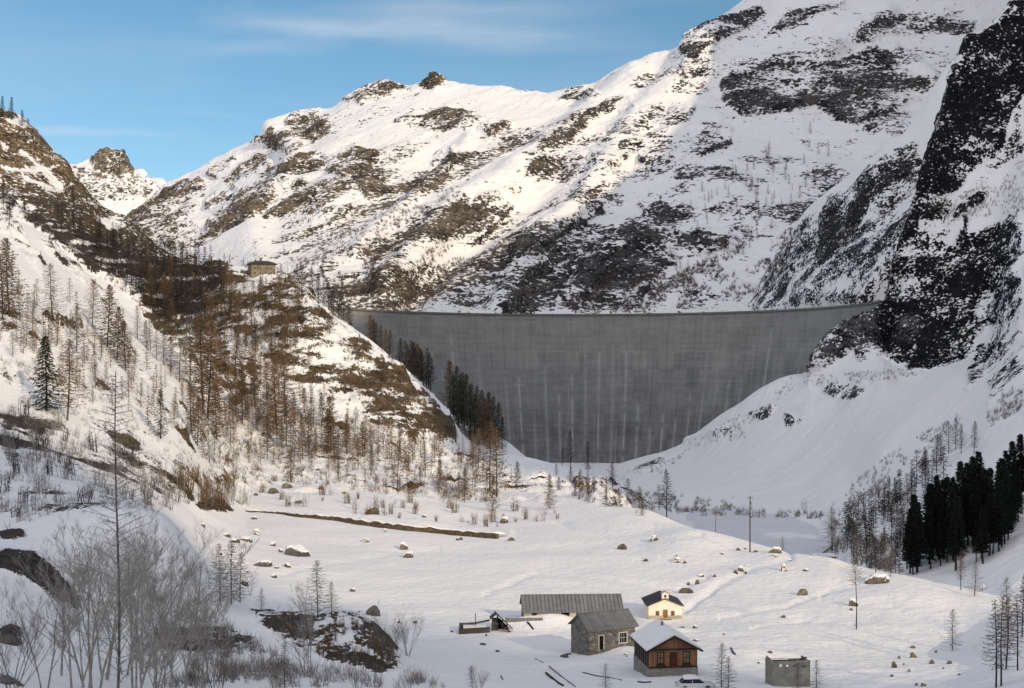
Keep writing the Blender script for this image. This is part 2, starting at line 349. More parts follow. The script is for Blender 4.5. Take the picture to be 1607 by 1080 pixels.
# drifts in the hamlet: (px, py, half width m, half depth m, height m)
for bx, by, bw, bd, bh in ((830, 975, 6, 3.0, 1.1), (875, 973, 4, 2.5, 1.1), (770, 1000, 7, 3, 0.5), (1185, 1040, 5, 4, 0.9), (930, 1062, 7, 2.5, 0.7),
                           (700, 1010, 9, 5, 0.8), (1000, 1003, 4, 2.0, 0.6), (1062, 985, 3, 1.6, 0.5), (1120, 992, 3, 1.4, 0.4), (975, 1030, 2.5, 2.0, 0.6)):
    dd = 40.0*F/(by-CY); xx = (bx-CX)/F*dd
    dispz += bh*np.exp(-((A[..., 0]-xx)/bw)**2 - ((A[..., 1]-dd)/bd)**2)
# trodden paths and the road berm, sunk a little into the snow
for pts, w, amp in (([(1075, 955), (1130, 915), (1180, 890), (1240, 872)], 5, -0.35), ([(760, 935), (840, 900), (960, 912), (1060, 925), (1110, 905)], 4, -0.25),
                    ([(1130, 965), (1230, 950), (1300, 925), (1390, 915)], 3, -0.25), ([(480, 845), (600, 862), (760, 868)], 3, -0.2), ([(430, 905), (560, 880), (690, 860)], 3, -0.18),
                    ([(1180, 985), (1260, 965), (1340, 975)], 3, -0.2), ([(1290, 935), (1400, 950), (1480, 985), (1540, 1030)], 5, -0.3), ([(385, 796), (530, 808), (700, 828), (800, 838)], 5, 0.5),
                    ([(840, 800), (900, 830), (1000, 850), (1100, 840)], 4, -0.3)):
    dispz += ribs(A, [(pts, w, amp*1.7)])*(d_ > 140)*(d_ < 420)
A[..., 2] += dispz
rockA = rockA + np.clip(0.60-normals(A)[..., 2], -0.35, 0.3)*1.1*np.clip(spurm*2, 0, 1) - 0.10*np.clip(spurm*2, 0, 1) + 2.1*fbm(A, 9, 5, 0.6, seed=24, stretch=(2.2, 1.6, 0.5))*np.clip(rockA*2.5, 0, 1)
grid_mesh('snow_valley_ground', A, {'rock': rockA, 'tone': toneA}, M['ground']); reg('A', A)

# --- brown craggy hill at the upper left
rB = [[(-700, 470, 880), (0, 420, 880), (150, 440, 880), (300, 480, 880), (420, 540, 880)],
      [(-700, 150, 1000), (-200, 250, 1000), (0, 318, 1000), (100, 348, 1000), (200, 392, 1000), (300, 432, 1000), (420, 520, 1000)],
      [(-700, -20, 1080), (-200, 140, 1080), (0, 238, 1080), (60, 272, 1080), (110, 315, 1080), (160, 345, 1080), (210, 372, 1080), (300, 428, 1080), (420, 515, 1080)],
      [(-700, -160, 1170), (-200, 70, 1170), (0, 178, 1170), (26, 188, 1170), (49, 203, 1170), (67, 221, 1170), (81, 240, 1170), (100, 260, 1170), (106, 280, 1170), (122, 297, 1170), (143, 318, 1170), (155, 330, 1170), (173, 339, 1170), (196, 348, 1170), (206, 362, 1170), (300, 430, 1170), (420, 520, 1170)],
      [(-700, 100, 1400), (0, 300, 1400), (200, 440, 1400), (420, 560, 1400)]]
pxB = cols(-700, 420, 1.6, -30, 420, 14); B = loft(rB, pxB, [50, 60, 70, 30]); pb, qb = pix(B)
rockB = polymask(pb, qb, [([(-700, -300), (0, 150), (230, 330), (420, 480), (420, 600), (-700, 600)], 0.95),
   ([(0, 260), (20, 264), (60, 265), (85, 268), (60, 272), (20, 270), (0, 266)], -0.95), ([(26, 230), (45, 245), (78, 272), (105, 300), (98, 300), (60, 268), (30, 238)], -0.9),
   ([(30, 272), (50, 280), (90, 295), (104, 300), (70, 300), (34, 284)], -0.8), ([(0, 222), (14, 232), (8, 236), (0, 232)], -0.9), ([(5, 192), (28, 190), (48, 202), (20, 204)], -0.7),
   ([(66, 234), (84, 240), (80, 244)], -0.8), ([(145, 345), (175, 345), (200, 360), (170, 375), (150, 360)], -0.8), ([(0, 335), (30, 325), (60, 340), (30, 350)], -0.7)], B, wob=2.5, soft=2, nscale=40)
toneB = np.clip((qb-285)/40, 0, 0.8) + 0.2*fbm(B, 60, 4, seed=4)
nB = normals(B); B += nB*(fbm(B, 90, 7, 0.55, seed=31, ridged=True)*9 + fbm(B, 22, 4, seed=32)*2.5)[..., None]*np.clip(rockB+0.3, 0, 1)[..., None]
rockB = rockB - 1.1*np.clip(fbm(B, 40, 5, 0.6, seed=33, stretch=(2.4, 2, 0.7))-0.08, 0, 1)
grid_mesh('brown_hill', B, {'rock': rockB, 'tone': np.clip(toneB, 0, 1)}, M['hill']); reg('B', B)

# --- far peak
sil = [(40, 262), (102, 261), (115, 259), (140, 252), (150, 252), (157, 250), (161, 243), (166, 240), (172, 242), (178, 240), (184, 242), (190, 240), (194, 244), (197, 250), (201, 258), (207, 272), (215, 273), (221, 272), (226, 281), (240, 284), (252, 283), (262, 292), (300, 312), (420, 345)]
rE = [[(x, 420, 5200) for x in (40, 420)], [(x, 340, 5600) for x in (40, 420)], [(x, max(y+28, 290), 5900) for x, y in sil], [(x, y, 6100) for x, y in sil], [(40, 400, 6800), (420, 420, 6800)]]
pxE = np.arange(40, 420, 1.2); E = loft(rE, pxE, [10, 60, 60, 12]); pe, qe = pix(E)
rockE = polymask(pe, qe, [([(140, 252), (161, 238), (195, 238), (210, 275), (200, 282), (180, 282), (150, 272)], 0.85), ([(102, 262), (230, 282), (270, 300), (220, 320), (150, 325), (110, 300)], 0.42)], E, wob=3, soft=2, nscale=200)
E += normals(E)*(fbm(E, 260, 7, 0.58, seed=41, ridged=True)*34)[..., None]
E[..., 2] += np.clip(rockE*1.6-0.5, 0, 1)*fbm(E, 70, 5, 0.6, seed=43, stretch=(1, 3, 3), ridged=True)*34
rockE += 0.5*np.clip(0.62-normals(E)[..., 2], 0, 0.5)
grid_mesh('distant_peak', E, {'rock': rockE, 'tone': np.clip((qe-300)/30, 0, 1)}, M['peak'])

# --- the big snowy mountain behind the dam
ridge = [(120, 372, 2950), (185, 358, 2900), (200, 348, 2880), (215, 331, 2870), (262, 291, 2850), (300, 273, 2830), (340, 251, 2800), (400, 223, 2750), (430, 206, 2720), (442, 191, 2710), (475, 180, 2690), (520, 171, 2650), (545, 151, 2640), (580, 136, 2620), (600, 132, 2610), (640, 134, 2590),
         (652, 131, 2580), (665, 127, 2575), (676, 123, 2572), (682, 116, 2570), (688, 115, 2570), (694, 119, 2570), (700, 128, 2568), (740, 136, 2560), (800, 142, 2540), (860, 147, 2530), (900, 142, 2520), (935, 137, 2510), (960, 122, 2500), (1000, 101, 2490), (1022, 90, 2480), (1042, 87, 2480), (1066, 82, 2480), (1074, 66, 2480), (1110, 45, 2490), (1150, 18, 2500), (1185, 2, 2510),
         (1240, -30, 2520), (1320, -70, 2540), (1420, -100, 2560), (1560, -80, 2560), (1900, 40, 2500)]
rD = [[(120, 460, 2450), (200, 450, 2300), (300, 465, 2000), (450, 490, 1620), (540, 525, 1470), (800, 545, 1470), (1900, 545, 1470)],
      [(120, 420, 2550), (200, 400, 2450), (300, 405, 2200), (400, 415, 1880), (470, 440, 1680), (540, 470, 1580), (700, 478, 1600), (900, 480, 1640), (1300, 470, 1600), (1900, 440, 1550)],
      [(120, 395, 2650), (200, 375, 2580), (300, 362, 2420), (400, 352, 2150), (470, 350, 2000), (540, 362, 1880), (700, 352, 1900), (900, 352, 1850), (1100, 330, 1850), (1300, 325, 1850), (1900, 290, 1800)],
      [(120, 382, 2750), (200, 360, 2720), (250, 325, 2700), (300, 316, 2650), (400, 286, 2450), (440, 270, 2380), (540, 250, 2250), (700, 240, 2200), (900, 238, 2150), (1100, 200, 2120), (1300, 190, 2120), (1900, 150, 2100)],
      [(120, 376, 2880), (200, 352, 2850), (300, 284, 2780), (430, 226, 2640), (540, 178, 2520), (640, 160, 2460), (700, 155, 2450), (900, 170, 2380), (1020, 120, 2380), (1100, 85, 2350), (1300, 40, 2350), (1900, 60, 2350)],
      ridge,
      [(120, 460, 3300), (300, 360, 3300), (700, 230, 3000), (1100, 160, 2900), (1900, 160, 2900)]]
pxD = cols(120, 1900, 1.7, 150, 1680, 10); Dm = loft(rD, pxD, [16, 78, 78, 78, 66, 20]); pd, qd = pix(Dm)
Dm += normals(Dm)*ribs(Dm, [
  ([(1000, 128), (975, 150), (930, 185), (860, 232), (790, 290), (720, 330), (650, 400), (600, 460)], 20, 24),
  ([(735, 225), (690, 275), (620, 335), (560, 400)], 13, 14), ([(430, 205), (470, 245), (445, 300), (400, 370), (330, 408)], 14, 18),
  ([(1190, 10), (1130, 60), (1060, 130), (1000, 195), (940, 290), (850, 400), (780, 490)], 18, 20), ([(1390, 30), (1340, 60), (1290, 100)], 16, 22), ([(900, 470), (960, 400), (1060, 370), (1140, 375)], 14, 14),
  ([(1120, 110), (1250, 95), (1400, 85), (1460, 130)], 12, 16), ([(690, 250), (640, 290), (560, 330), (450, 390)], 30, -14), ([(880, 270), (800, 340), (720, 400), (650, 470)], 22, -18)])[..., None]
pd, qd = pix(Dm)
pD = [ ([(1000, 300), (1120, 260), (1400, 225), (1280, 420), (1230, 490), (1000, 490)], 0.27), ([(420, 330), (560, 270), (700, 230), (720, 480), (470, 490)], 0.24), ([(980, 110), (1120, 60), (1140, 130), (1010, 180)], 0.34),
 ([(404, 228), (430, 202), (437, 214), (434, 236), (418, 236)], 0.95), ([(436, 236), (446, 195), (470, 186), (500, 178), (524, 182), (518, 208), (484, 226), (458, 242)], 0.66),
 ([(455, 247), (475, 240), (508, 244), (516, 262), (490, 284), (486, 296), (448, 302), (432, 296), (436, 270)], 0.86), ([(508, 244), (545, 232), (596, 244), (586, 262), (560, 290), (540, 292), (514, 266)], 0.66),
 ([(545, 278), (600, 266), (612, 300), (576, 320), (560, 302)], 0.66), ([(612, 196), (650, 180), (700, 166), (750, 180), (772, 190), (732, 206), (690, 204), (640, 202)], 0.52),
 ([(742, 204), (800, 188), (814, 200), (770, 216)], 0.58), ([(655, 133), (670, 126), (683, 117), (694, 118), (702, 129), (680, 135)], 0.75), ([(538, 160), (548, 148), (582, 132), (640, 134), (600, 152), (566, 165)], 0.55),
 ([(845, 166), (900, 150), (938, 144), (942, 160), (882, 172)], 0.58), ([(760, 140), (860, 148), (930, 138), (900, 150), (800, 150)], 0.5), ([(814, 242), (880, 210), (888, 220), (832, 248)], 0.60),
 ([(634, 304), (690, 242), (716, 230), (722, 250), (692, 292), (660, 308)], 0.55), ([(575, 385), (612, 350), (650, 330), (732, 310), (738, 340), (702, 372), (690, 402), (640, 392), (600, 404)], 0.50),
 ([(655, 335), (720, 318), (735, 335), (705, 372), (690, 350)], 0.8), ([(700, 382), (742, 320), (800, 290), (824, 310), (782, 352), (734, 402)], 0.58), ([(828, 252), (880, 214), (950, 170), (1000, 160), (1010, 255), (960, 262), (900, 302), (838, 292)], 0.56),
 ([(775, 492), (832, 420), (902, 408), (892, 482), (860, 495)], 0.62), ([(900, 402), (1000, 358), (1010, 482), (932, 492), (910, 462)], 0.58), ([(748, 432), (830, 350), (940, 310), (952, 332), (882, 372), (790, 442)], 0.55),
 ([(500, 420), (540, 395), (570, 400), (600, 430), (560, 470), (520, 470)], 0.45), ([(460, 345), (490, 330), (560, 320), (540, 345), (480, 362)], 0.48), ([(400, 352), (430, 335), (470, 312), (500, 300), (500, 318), (450, 345)], 0.55),
 ([(215, 335), (262, 295), (300, 285), (330, 290), (322, 318), (250, 335), (200, 352)], 0.66), ([(200, 352), (250, 330), (320, 312), (380, 300), (432, 290), (438, 310), (400, 345), (360, 362), (320, 385), (290, 400), (240, 390)], 0.86),
 ([(340, 262), (400, 240), (436, 262), (428, 300), (370, 300), (330, 282)], 0.50), ([(318, 315), (326, 312), (332, 345), (324, 372), (316, 370)], -0.9), ([(300, 335), (320, 330), (345, 340), (320, 346)], -0.7),
 ([(1068, 86), (1076, 66), (1110, 46), (1142, 25), (1192, 12), (1202, 26), (1152, 52), (1112, 76), (1086, 92)], 0.66), ([(1128, 128), (1150, 108), (1200, 98), (1300, 95), (1368, 80), (1400, 86), (1422, 110), (1462, 130), (1462, 152), (1420, 168), (1400, 186), (1340, 196), (1280, 172), (1220, 180), (1170, 186), (1134, 166)], 0.72),
 ([(1140, 120), (1200, 104), (1220, 130), (1200, 180), (1160, 182), (1136, 160)], 0.8), ([(1000, 172), (1040, 160), (1092, 165), (1092, 190), (1030, 202), (1000, 202)], 0.60), ([(1000, 222), (1070, 202), (1152, 204), (1142, 232), (1112, 252), (1060, 266), (1020, 266), (1000, 256)], 0.64),
 ([(1330, 52), (1380, 25), (1480, 8), (1536, 30), (1522, 62), (1460, 52), (1400, 62)], 0.52), ([(1190, 60), (1240, 20), (1330, 0), (1330, 12), (1240, 45)], 0.48), ([(1330, 70), (1352, 28), (1372, 40), (1385, 70)], 0.52),
 ([(1000, 312), (1050, 330), (1062, 350), (1010, 346)], 0.58), ([(1000, 425), (1045, 390), (1092, 364), (1142, 370), (1142, 386), (1060, 420), (1032, 442), (1020, 466), (1000, 476)], 0.72),
 ([(1380, 190), (1440, 180), (1470, 150), (1470, 210), (1400, 225), (1350, 205)], 0.50), ([(1100, 85), (1300, 0), (1560, 20), (1480, 150), (1150, 110)], 0.24), ([(560, 260), (900, 180), (1000, 160), (1050, 260), (800, 480), (600, 460)], 0.20),
 ([(1000, 170), (1130, 120), (1150, 260), (1050, 300), (1000, 300)], 0.34), ([(780, 495), (1150, 495), (1250, 470), (1130, 380), (1000, 340), (850, 380)], 0.36), ([(540, 470), (600, 380), (700, 310), (760, 330), (650, 480)], 0.32)]
rockD = np.maximum(polymask(pd, qd, [q for q in pD if abs(q[1]) > 0.37], Dm, wob=5, soft=3, nscale=70), polymask(pd, qd, [q for q in pD if 0 < q[1] <= 0.37], Dm, wob=16, soft=16, nscale=140))
Q = np.stack([(-0.78*Dm[..., 0]-0.62*Dm[..., 2])/5.0, Dm[..., 1]*0.25, -0.62*Dm[..., 0]+0.78*Dm[..., 2]], -1)
strk = fbm(Q, 46, 6, 0.6, seed=57); strr = fbm(Q, 80, 5, 0.55, seed=59, ridged=True)
wst = np.clip((1230-pd)/200, 0.45, 1)
Dm += normals(Dm)*(strr*7*wst)[..., None]
nD = normals(Dm); rk = np.clip(rockD*1.6-0.2, 0, 1)
Dm[..., 2] += polymask(pd, qd, [([(650, 140), (655, 124), (700, 108), (706, 140)], 0.25), ([(1060, 95), (1074, 55), (1200, -10), (1215, 30), (1090, 95)], 0.35), ([(538, 165), (548, 140), (600, 125), (645, 125), (645, 145), (560, 170)], 0.6)], Dm, wob=3, soft=10)*fbm(Dm, 26, 5, 0.62, seed=58, stretch=(1, 3, 3), ridged=True)*11
Dm += nD*(rk*(fbm(Dm, 120, 7, 0.6, seed=51, ridged=True, stretch=(1.5, 1.2, 0.8))*20 + fbm(Dm, 26, 4, seed=56)*3.0) + fbm(Dm, 160, 5, 0.45, seed=52)*12 + fbm(Dm, 30, 3, seed=53)*0.8)[..., None]
stre = fbm(Dm, 55, 6, 0.62, seed=54, stretch=(1.8, 1.5, 0.6))
vis = np.clip((qd-100)/120, 0.35, 1)                       # the lower faces are more broken than the high snowfields
mid = fbm(Dm, 150, 4, 0.55, seed=60, stretch=(1.5, 1.2, 1))
rockD = rockD*0.70 + 0.15*vis + 0.30*mid*vis + (1.05*stre + 1.35*strk*wst)*np.clip(rockD*1.8+0.35*vis, 0.25, 1) + 0.8*np.clip(0.64-normals(Dm)[..., 2], -0.3, 0.4)*np.clip(rockD*2+0.3*vis, 0, 1)
toneD = np.clip((pd-560)/500 + (qd-250)/900 + 0.1, 0, 1)
grid_mesh('snowy_mountain', Dm, {'rock': rockD, 'tone': toneD}, M['mount']); reg('D', Dm)

# --- right flank: snow apron below, black cliffs above
crest = [(940, 738, 1290), (975, 727, 1280), (1040, 709, 1230), (1062, 700, 1215), (1090, 680, 1195), (1130, 652, 1165), (1150, 641, 1150), (1190, 612, 1125), (1240, 588, 1100), (1260, 584, 1090), (1266, 560, 1088), (1280, 536, 1086), (1300, 519, 1084), (1350, 500, 1082), (1374, 480, 1080), (1390, 440, 1085), (1410, 380, 1092), (1440, 290, 1100), (1460, 240, 1105), (1480, 180, 1112), (1490, 145, 1116), (1500, 110, 1120), (1520, 70, 1128), (1560, 35, 1140), (1590, 5, 1150), (1650, -60, 1150), (1900, -260, 1120), (2600, -500, 1000)]
crest = [(x+(11 if 1255 < x < 1400 else 0), y, d) for x, y, d in crest]
rC = [[(940, 752, 1150), (1000, 790, 820), (1060, 806, 700), (1180, 846, 630), (1250, 856, 590), (1300, 890, 520), (1330, 930, 430), (1420, 935, 345), (1530, 968, 290), (1607, 990, 245), (2600, 1000, 180)],
      [(940, 746, 1200), (1000, 768, 900), (1060, 786, 740), (1180, 797, 680), (1250, 806, 650), (1300, 830, 580), (1330, 874, 470), (1420, 908, 375), (1530, 938, 318), (1607, 948, 285), (2600, 900, 210)],
      [(940, 743, 1230), (1000, 747, 1050), (1060, 752, 950), (1180, 745, 850), (1300, 752, 760), (1400, 812, 520), (1500, 800, 460), (1607, 768, 425), (2600, 500, 300)],
      [(940, 741, 1250), (1000, 737, 1150), (1060, 731, 1080), (1180, 690, 1000), (1300, 662, 920), (1400, 652, 800), (1500, 628, 720), (1607, 570, 650), (2600, 200, 450)],
      [(940, 740, 1270), (1000, 726, 1220), (1060, 708, 1185), (1180, 640, 1080), (1240, 606, 1060), (1278, 590, 1050), (1310, 570, 1045), (1352, 552, 1035), (1420, 575, 1000), (1500, 565, 960), (1545, 560, 930), (1607, 460, 880), (2600, -50, 650)],
      [(x, y + (70 if x > 1380 else 8 if x > 1262 else 2) + max(0, min(1, (x-1380)/100))*60, d-25) for x, y, d in crest if x > 1000 or x < 960],
      crest,
      [(940, 780, 1420), (1200, 740, 1300), (1374, 600, 1200), (1440, 420, 1250), (1600, 150, 1400), (2600, -200, 1400)]]
pxC = cols(940, 2600, 1.5, 940, 1680, 12); C = loft(rC, pxC, [10, 70, 70, 60, 110, 60, 14]); pc, qc = pix(C)
pC = [ ([(1400, 300), (1500, 312), (1485, 420), (1390, 470)], 0.46), ([(1560, 560), (1607, 520), (1607, 600), (1550, 640)], 0.3),
 ([(1262, 584), (1268, 552), (1282, 532), (1302, 516), (1352, 498), (1378, 470), (1400, 470), (1400, 560), (1350, 572), (1342, 546), (1290, 582)], 0.80),
 ([(1376, 480), (1390, 440), (1412, 400), (1440, 405), (1480, 400), (1505, 370), (1560, 350), (1607, 352), (1607, 450), (1560, 470), (1540, 450), (1530, 480), (1545, 520), (1520, 560), (1490, 575), (1445, 585), (1422, 592), (1446, 540), (1410, 572), (1380, 560)], 0.86),
 ([(1505, 360), (1520, 330), (1512, 400), (1490, 440), (1470, 440), (1490, 410)], 0.95),
 ([(1607, 0), (1588, 0), (1562, 36), (1520, 70), (1500, 110), (1490, 150), (1470, 200), (1462, 240), (1440, 300), (1470, 310), (1500, 302), (1532, 262), (1572, 242), (1592, 180), (1612, 150), (1700, 0)], 0.96),
 ([(1494, 345), (1500, 325), (1535, 295), (1552, 300), (1545, 320), (1520, 338)], 0.95), ([(1440, 300), (1470, 310), (1440, 350), (1410, 400), (1390, 430), (1400, 380)], 0.62),
 ([(1518, 618), (1530, 560), (1552, 540), (1588, 540), (1580, 560), (1545, 590)], 0.82), ([(1535, 505), (1580, 492), (1578, 503), (1545, 510)], 0.9), ([(1545, 480), (1607, 440), (1607, 500), (1590, 520)], 0.42),
 ([(1380, 430), (1607, 330), (1607, 540), (1380, 590)], 0.40), ([(1607, 160), (1580, 190), (1560, 250), (1500, 310), (1530, 300), (1607, 240)], 0.36),
 ([(1290, 612), (1320, 602), (1360, 610), (1345, 625), (1310, 622)], 0.58), ([(1230, 650), (1250, 655), (1238, 672)], 0.5), ([(1252, 662), (1264, 652), (1256, 668)], 0.5), ([(1105, 682), (1150, 670), (1170, 690), (1140, 692)], 0.5),
 ([(985, 735), (1040, 720), (1050, 728), (1000, 748)], 0.45), ([(1170, 655), (1230, 640), (1200, 665)], 0.5)]
rockC = polymask(pc, qc, pC, C, wob=4, soft=2.5, nscale=26, seed=13)
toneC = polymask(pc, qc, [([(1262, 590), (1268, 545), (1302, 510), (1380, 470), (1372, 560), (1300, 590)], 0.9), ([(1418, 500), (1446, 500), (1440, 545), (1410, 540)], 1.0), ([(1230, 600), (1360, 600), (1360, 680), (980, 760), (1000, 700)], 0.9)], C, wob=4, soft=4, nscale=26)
C += normals(C)*ribs(C, [([(1240, 602), (1290, 607), (1335, 600), (1385, 596), (1445, 590)], 5, 3.0), ([(1075, 690), (1130, 680), (1180, 655), (1225, 643), (1265, 641)], 5, 3.0), ([(985, 752), (1040, 726), (1080, 703), (1130, 690)], 6, 3.5),
   ([(1330, 610), (1270, 680), (1200, 740)], 16, -3.0), ([(1500, 600), (1400, 690), (1300, 770)], 26, 4.0)])[..., None]
Q = np.stack([(0.62*C[..., 0]+0.5*C[..., 1]+0.6*C[..., 2])/7.0, (0.8*C[..., 0]-0.6*C[..., 1]), C[..., 2]*0.3], -1)
C += normals(C)*(fbm(Q, 16, 4, 0.5, seed=67)*1.5*np.clip((qc-480)/80, 0, 1))[..., None]
nC = normals(C); rk = np.clip(rockC*1.6-0.2, 0, 1)
C += nC*(rk*(fbm(C, 55, 7, 0.6, seed=61, ridged=True)*7.0 + fbm(C, 9, 3, seed=66)*1.4) + np.clip((qc-560)/-60, 0.25, 1)*fbm(C, 70, 4, 0.5, seed=62)*5 + fbm(C, 14, 4, 0.5, seed=63)*0.35)[..., None]
rockC = rockC - 0.06 + 1.3*fbm(C, 30, 6, 0.68, seed=64, stretch=(1.2, 1.2, 0.8))*np.clip(rockC*3, 0.06, 1) + 0.35*np.clip(0.55-normals(C)[..., 2], -0.4, 0.4)*np.clip(rockC*2, 0, 1)
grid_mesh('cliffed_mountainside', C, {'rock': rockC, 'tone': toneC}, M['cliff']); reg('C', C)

# --- shoulder behind the right end of the dam
sh = [(1140, 1460), (1200, 1420), (1250, 1340), (1300, 1270), (1376, 1190), (1600, 1160)]
s2 = [(1140, 500), (1180, 466), (1210, 415), (1240, 367), (1280, 322), (1310, 296), (1350, 263), (1385, 236), (1420, 205), (1440, 178), (1480, 110), (1600, 20)]
dsh = lambda x: float(np.interp(x, [a for a, b in sh], [b for a, b in sh]))
rS = [[(x, 560, d) for x, d in sh], [(1140, 520, 1510), (1200, 488, 1470), (1250, 470, 1390), (1300, 450, 1320), (1376, 400, 1240), (1450, 320, 1230), (1600, 150, 1210)],
      [(x, y + (520-y)*0.42, dsh(x)+120) for x, y in s2], [(x, y, dsh(x)+230) for x, y in s2], [(x, y+60, dsh(x)+420) for x, y in s2]]
pxS = np.arange(1140, 1600, 1.7); S = loft(rS, pxS, [14, 60, 70, 16]); ps, qs = pix(S)
rockS = polymask(ps, qs, [([(1280, 415), (1284, 365), (1300, 330), (1345, 300), (1392, 258), (1442, 240), (1452, 262), (1402, 300), (1352, 332), (1332, 400), (1292, 418)], 0.66),
  ([(1284, 350), (1300, 325), (1320, 330), (1325, 395), (1292, 410)], 0.85), ([(1375, 265), (1402, 250), (1405, 290), (1380, 300)], 0.9), ([(1330, 320), (1360, 300), (1380, 310), (1360, 340), (1340, 360)], 0.8), ([(1265, 478), (1270, 450), (1300, 462), (1340, 456), (1378, 466), (1376, 482)], 0.85),
  ([(1150, 480), (1240, 370), (1390, 240), (1440, 220), (1460, 330), (1400, 460), (1200, 490)], 0.52), ([(1380, 420), (1410, 330), (1450, 280), (1500, 300), (1450, 460), (1400, 480)], 0.6)], S, wob=4, soft=2.5, nscale=30)
rk = np.clip(rockS*1.6-0.2, 0, 1)
S += normals(S)*(rk*fbm(S, 50, 7, 0.6, seed=71, ridged=True)*8 + fbm(S, 90, 4, seed=72)*6)[..., None]
rockS = rockS - 0.04 + 1.3*fbm(S, 26, 6, 0.66, seed=74, stretch=(1.2, 1.2, 0.8))*np.clip(rockS*3, 0.03, 1) + 0.3*np.clip(0.6-normals(S)[..., 2], -0.4, 0.4)*np.clip(rockS*2, 0, 1)
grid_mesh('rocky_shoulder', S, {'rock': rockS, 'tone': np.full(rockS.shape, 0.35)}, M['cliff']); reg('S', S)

# --- unseen valley side, right and behind; skyline shaped to shade the hamlet and dam
prof = np.array([(-2600, 800), (-1500, 760), (-1120, 720), (-1078, 600), (-1012, 510), (-992, 400), (-930, 380), (-700, 400), (-640, 520), (-560, 640), (-400, 710), (-190, 735), (160, 742), (423, 745), (800, 760), (1117, 785), (1494, 880), (1590, 960), (1740, 1130), (2080, 1300), (2500, 1400)], float)
ys = np.arange(-2600, 2500, 14.0); top = np.interp(ys, prof[:, 0], prof[:, 1]) + fbm(np.stack([ys, ys*0, ys*0], -1), 90, 4, seed=80)*10
foot = np.interp(ys, [-2600, 1000, 1400, 2080, 2500], [600, 560, 660, 862, 1045])
apx = 900 + np.clip(ys-2080, 0, None)*0.78
u = np.linspace(0, 1, 24); W = np.zeros((24, len(ys), 3))
W[..., 1] = ys[None, :]
uu = u[:, None]
W[..., 0] = np.where(uu < 0.6, foot + (apx-foot)*uu/0.6, apx + 500*(uu-0.6)/0.4)
W[..., 2] = np.where(uu < 0.6, -60 + (top+60)*(uu/0.6)**1.15, top*(1-(uu-0.6)/0.4))
W[..., 1] -= np.clip(W[..., 0]-apx[None, :], 0, None)*(0.75/0.55)
W = W[:, ::-1]
W += (fbm(W, 120, 5, 0.5, seed=82)*18)[..., None]*np.array([1, 0, 0])*(np.abs(uu-0.6) > 0.06)[..., None]
rockW = 0.35 + 0.5*fbm(W, 120, 5, seed=83)
grid_mesh('shade_casting_valley_side', W, {'rock': rockW, 'tone': rockW*0+0.5}, M['mount'])

# --- base sheet to the horizon, below everything
bm = bmesh.new(); bmesh.ops.create_grid(bm, x_segments=8, y_segments=8, size=25000)
me = bpy.data.meshes.new('terrain'); bm.to_mesh(me); bm.free()
o = bpy.data.objects.new('terrain', me); o.location = (0, 0, -125); COL.objects.link(o); me.materials.append(M['ground']); o['kind'] = 'structure'

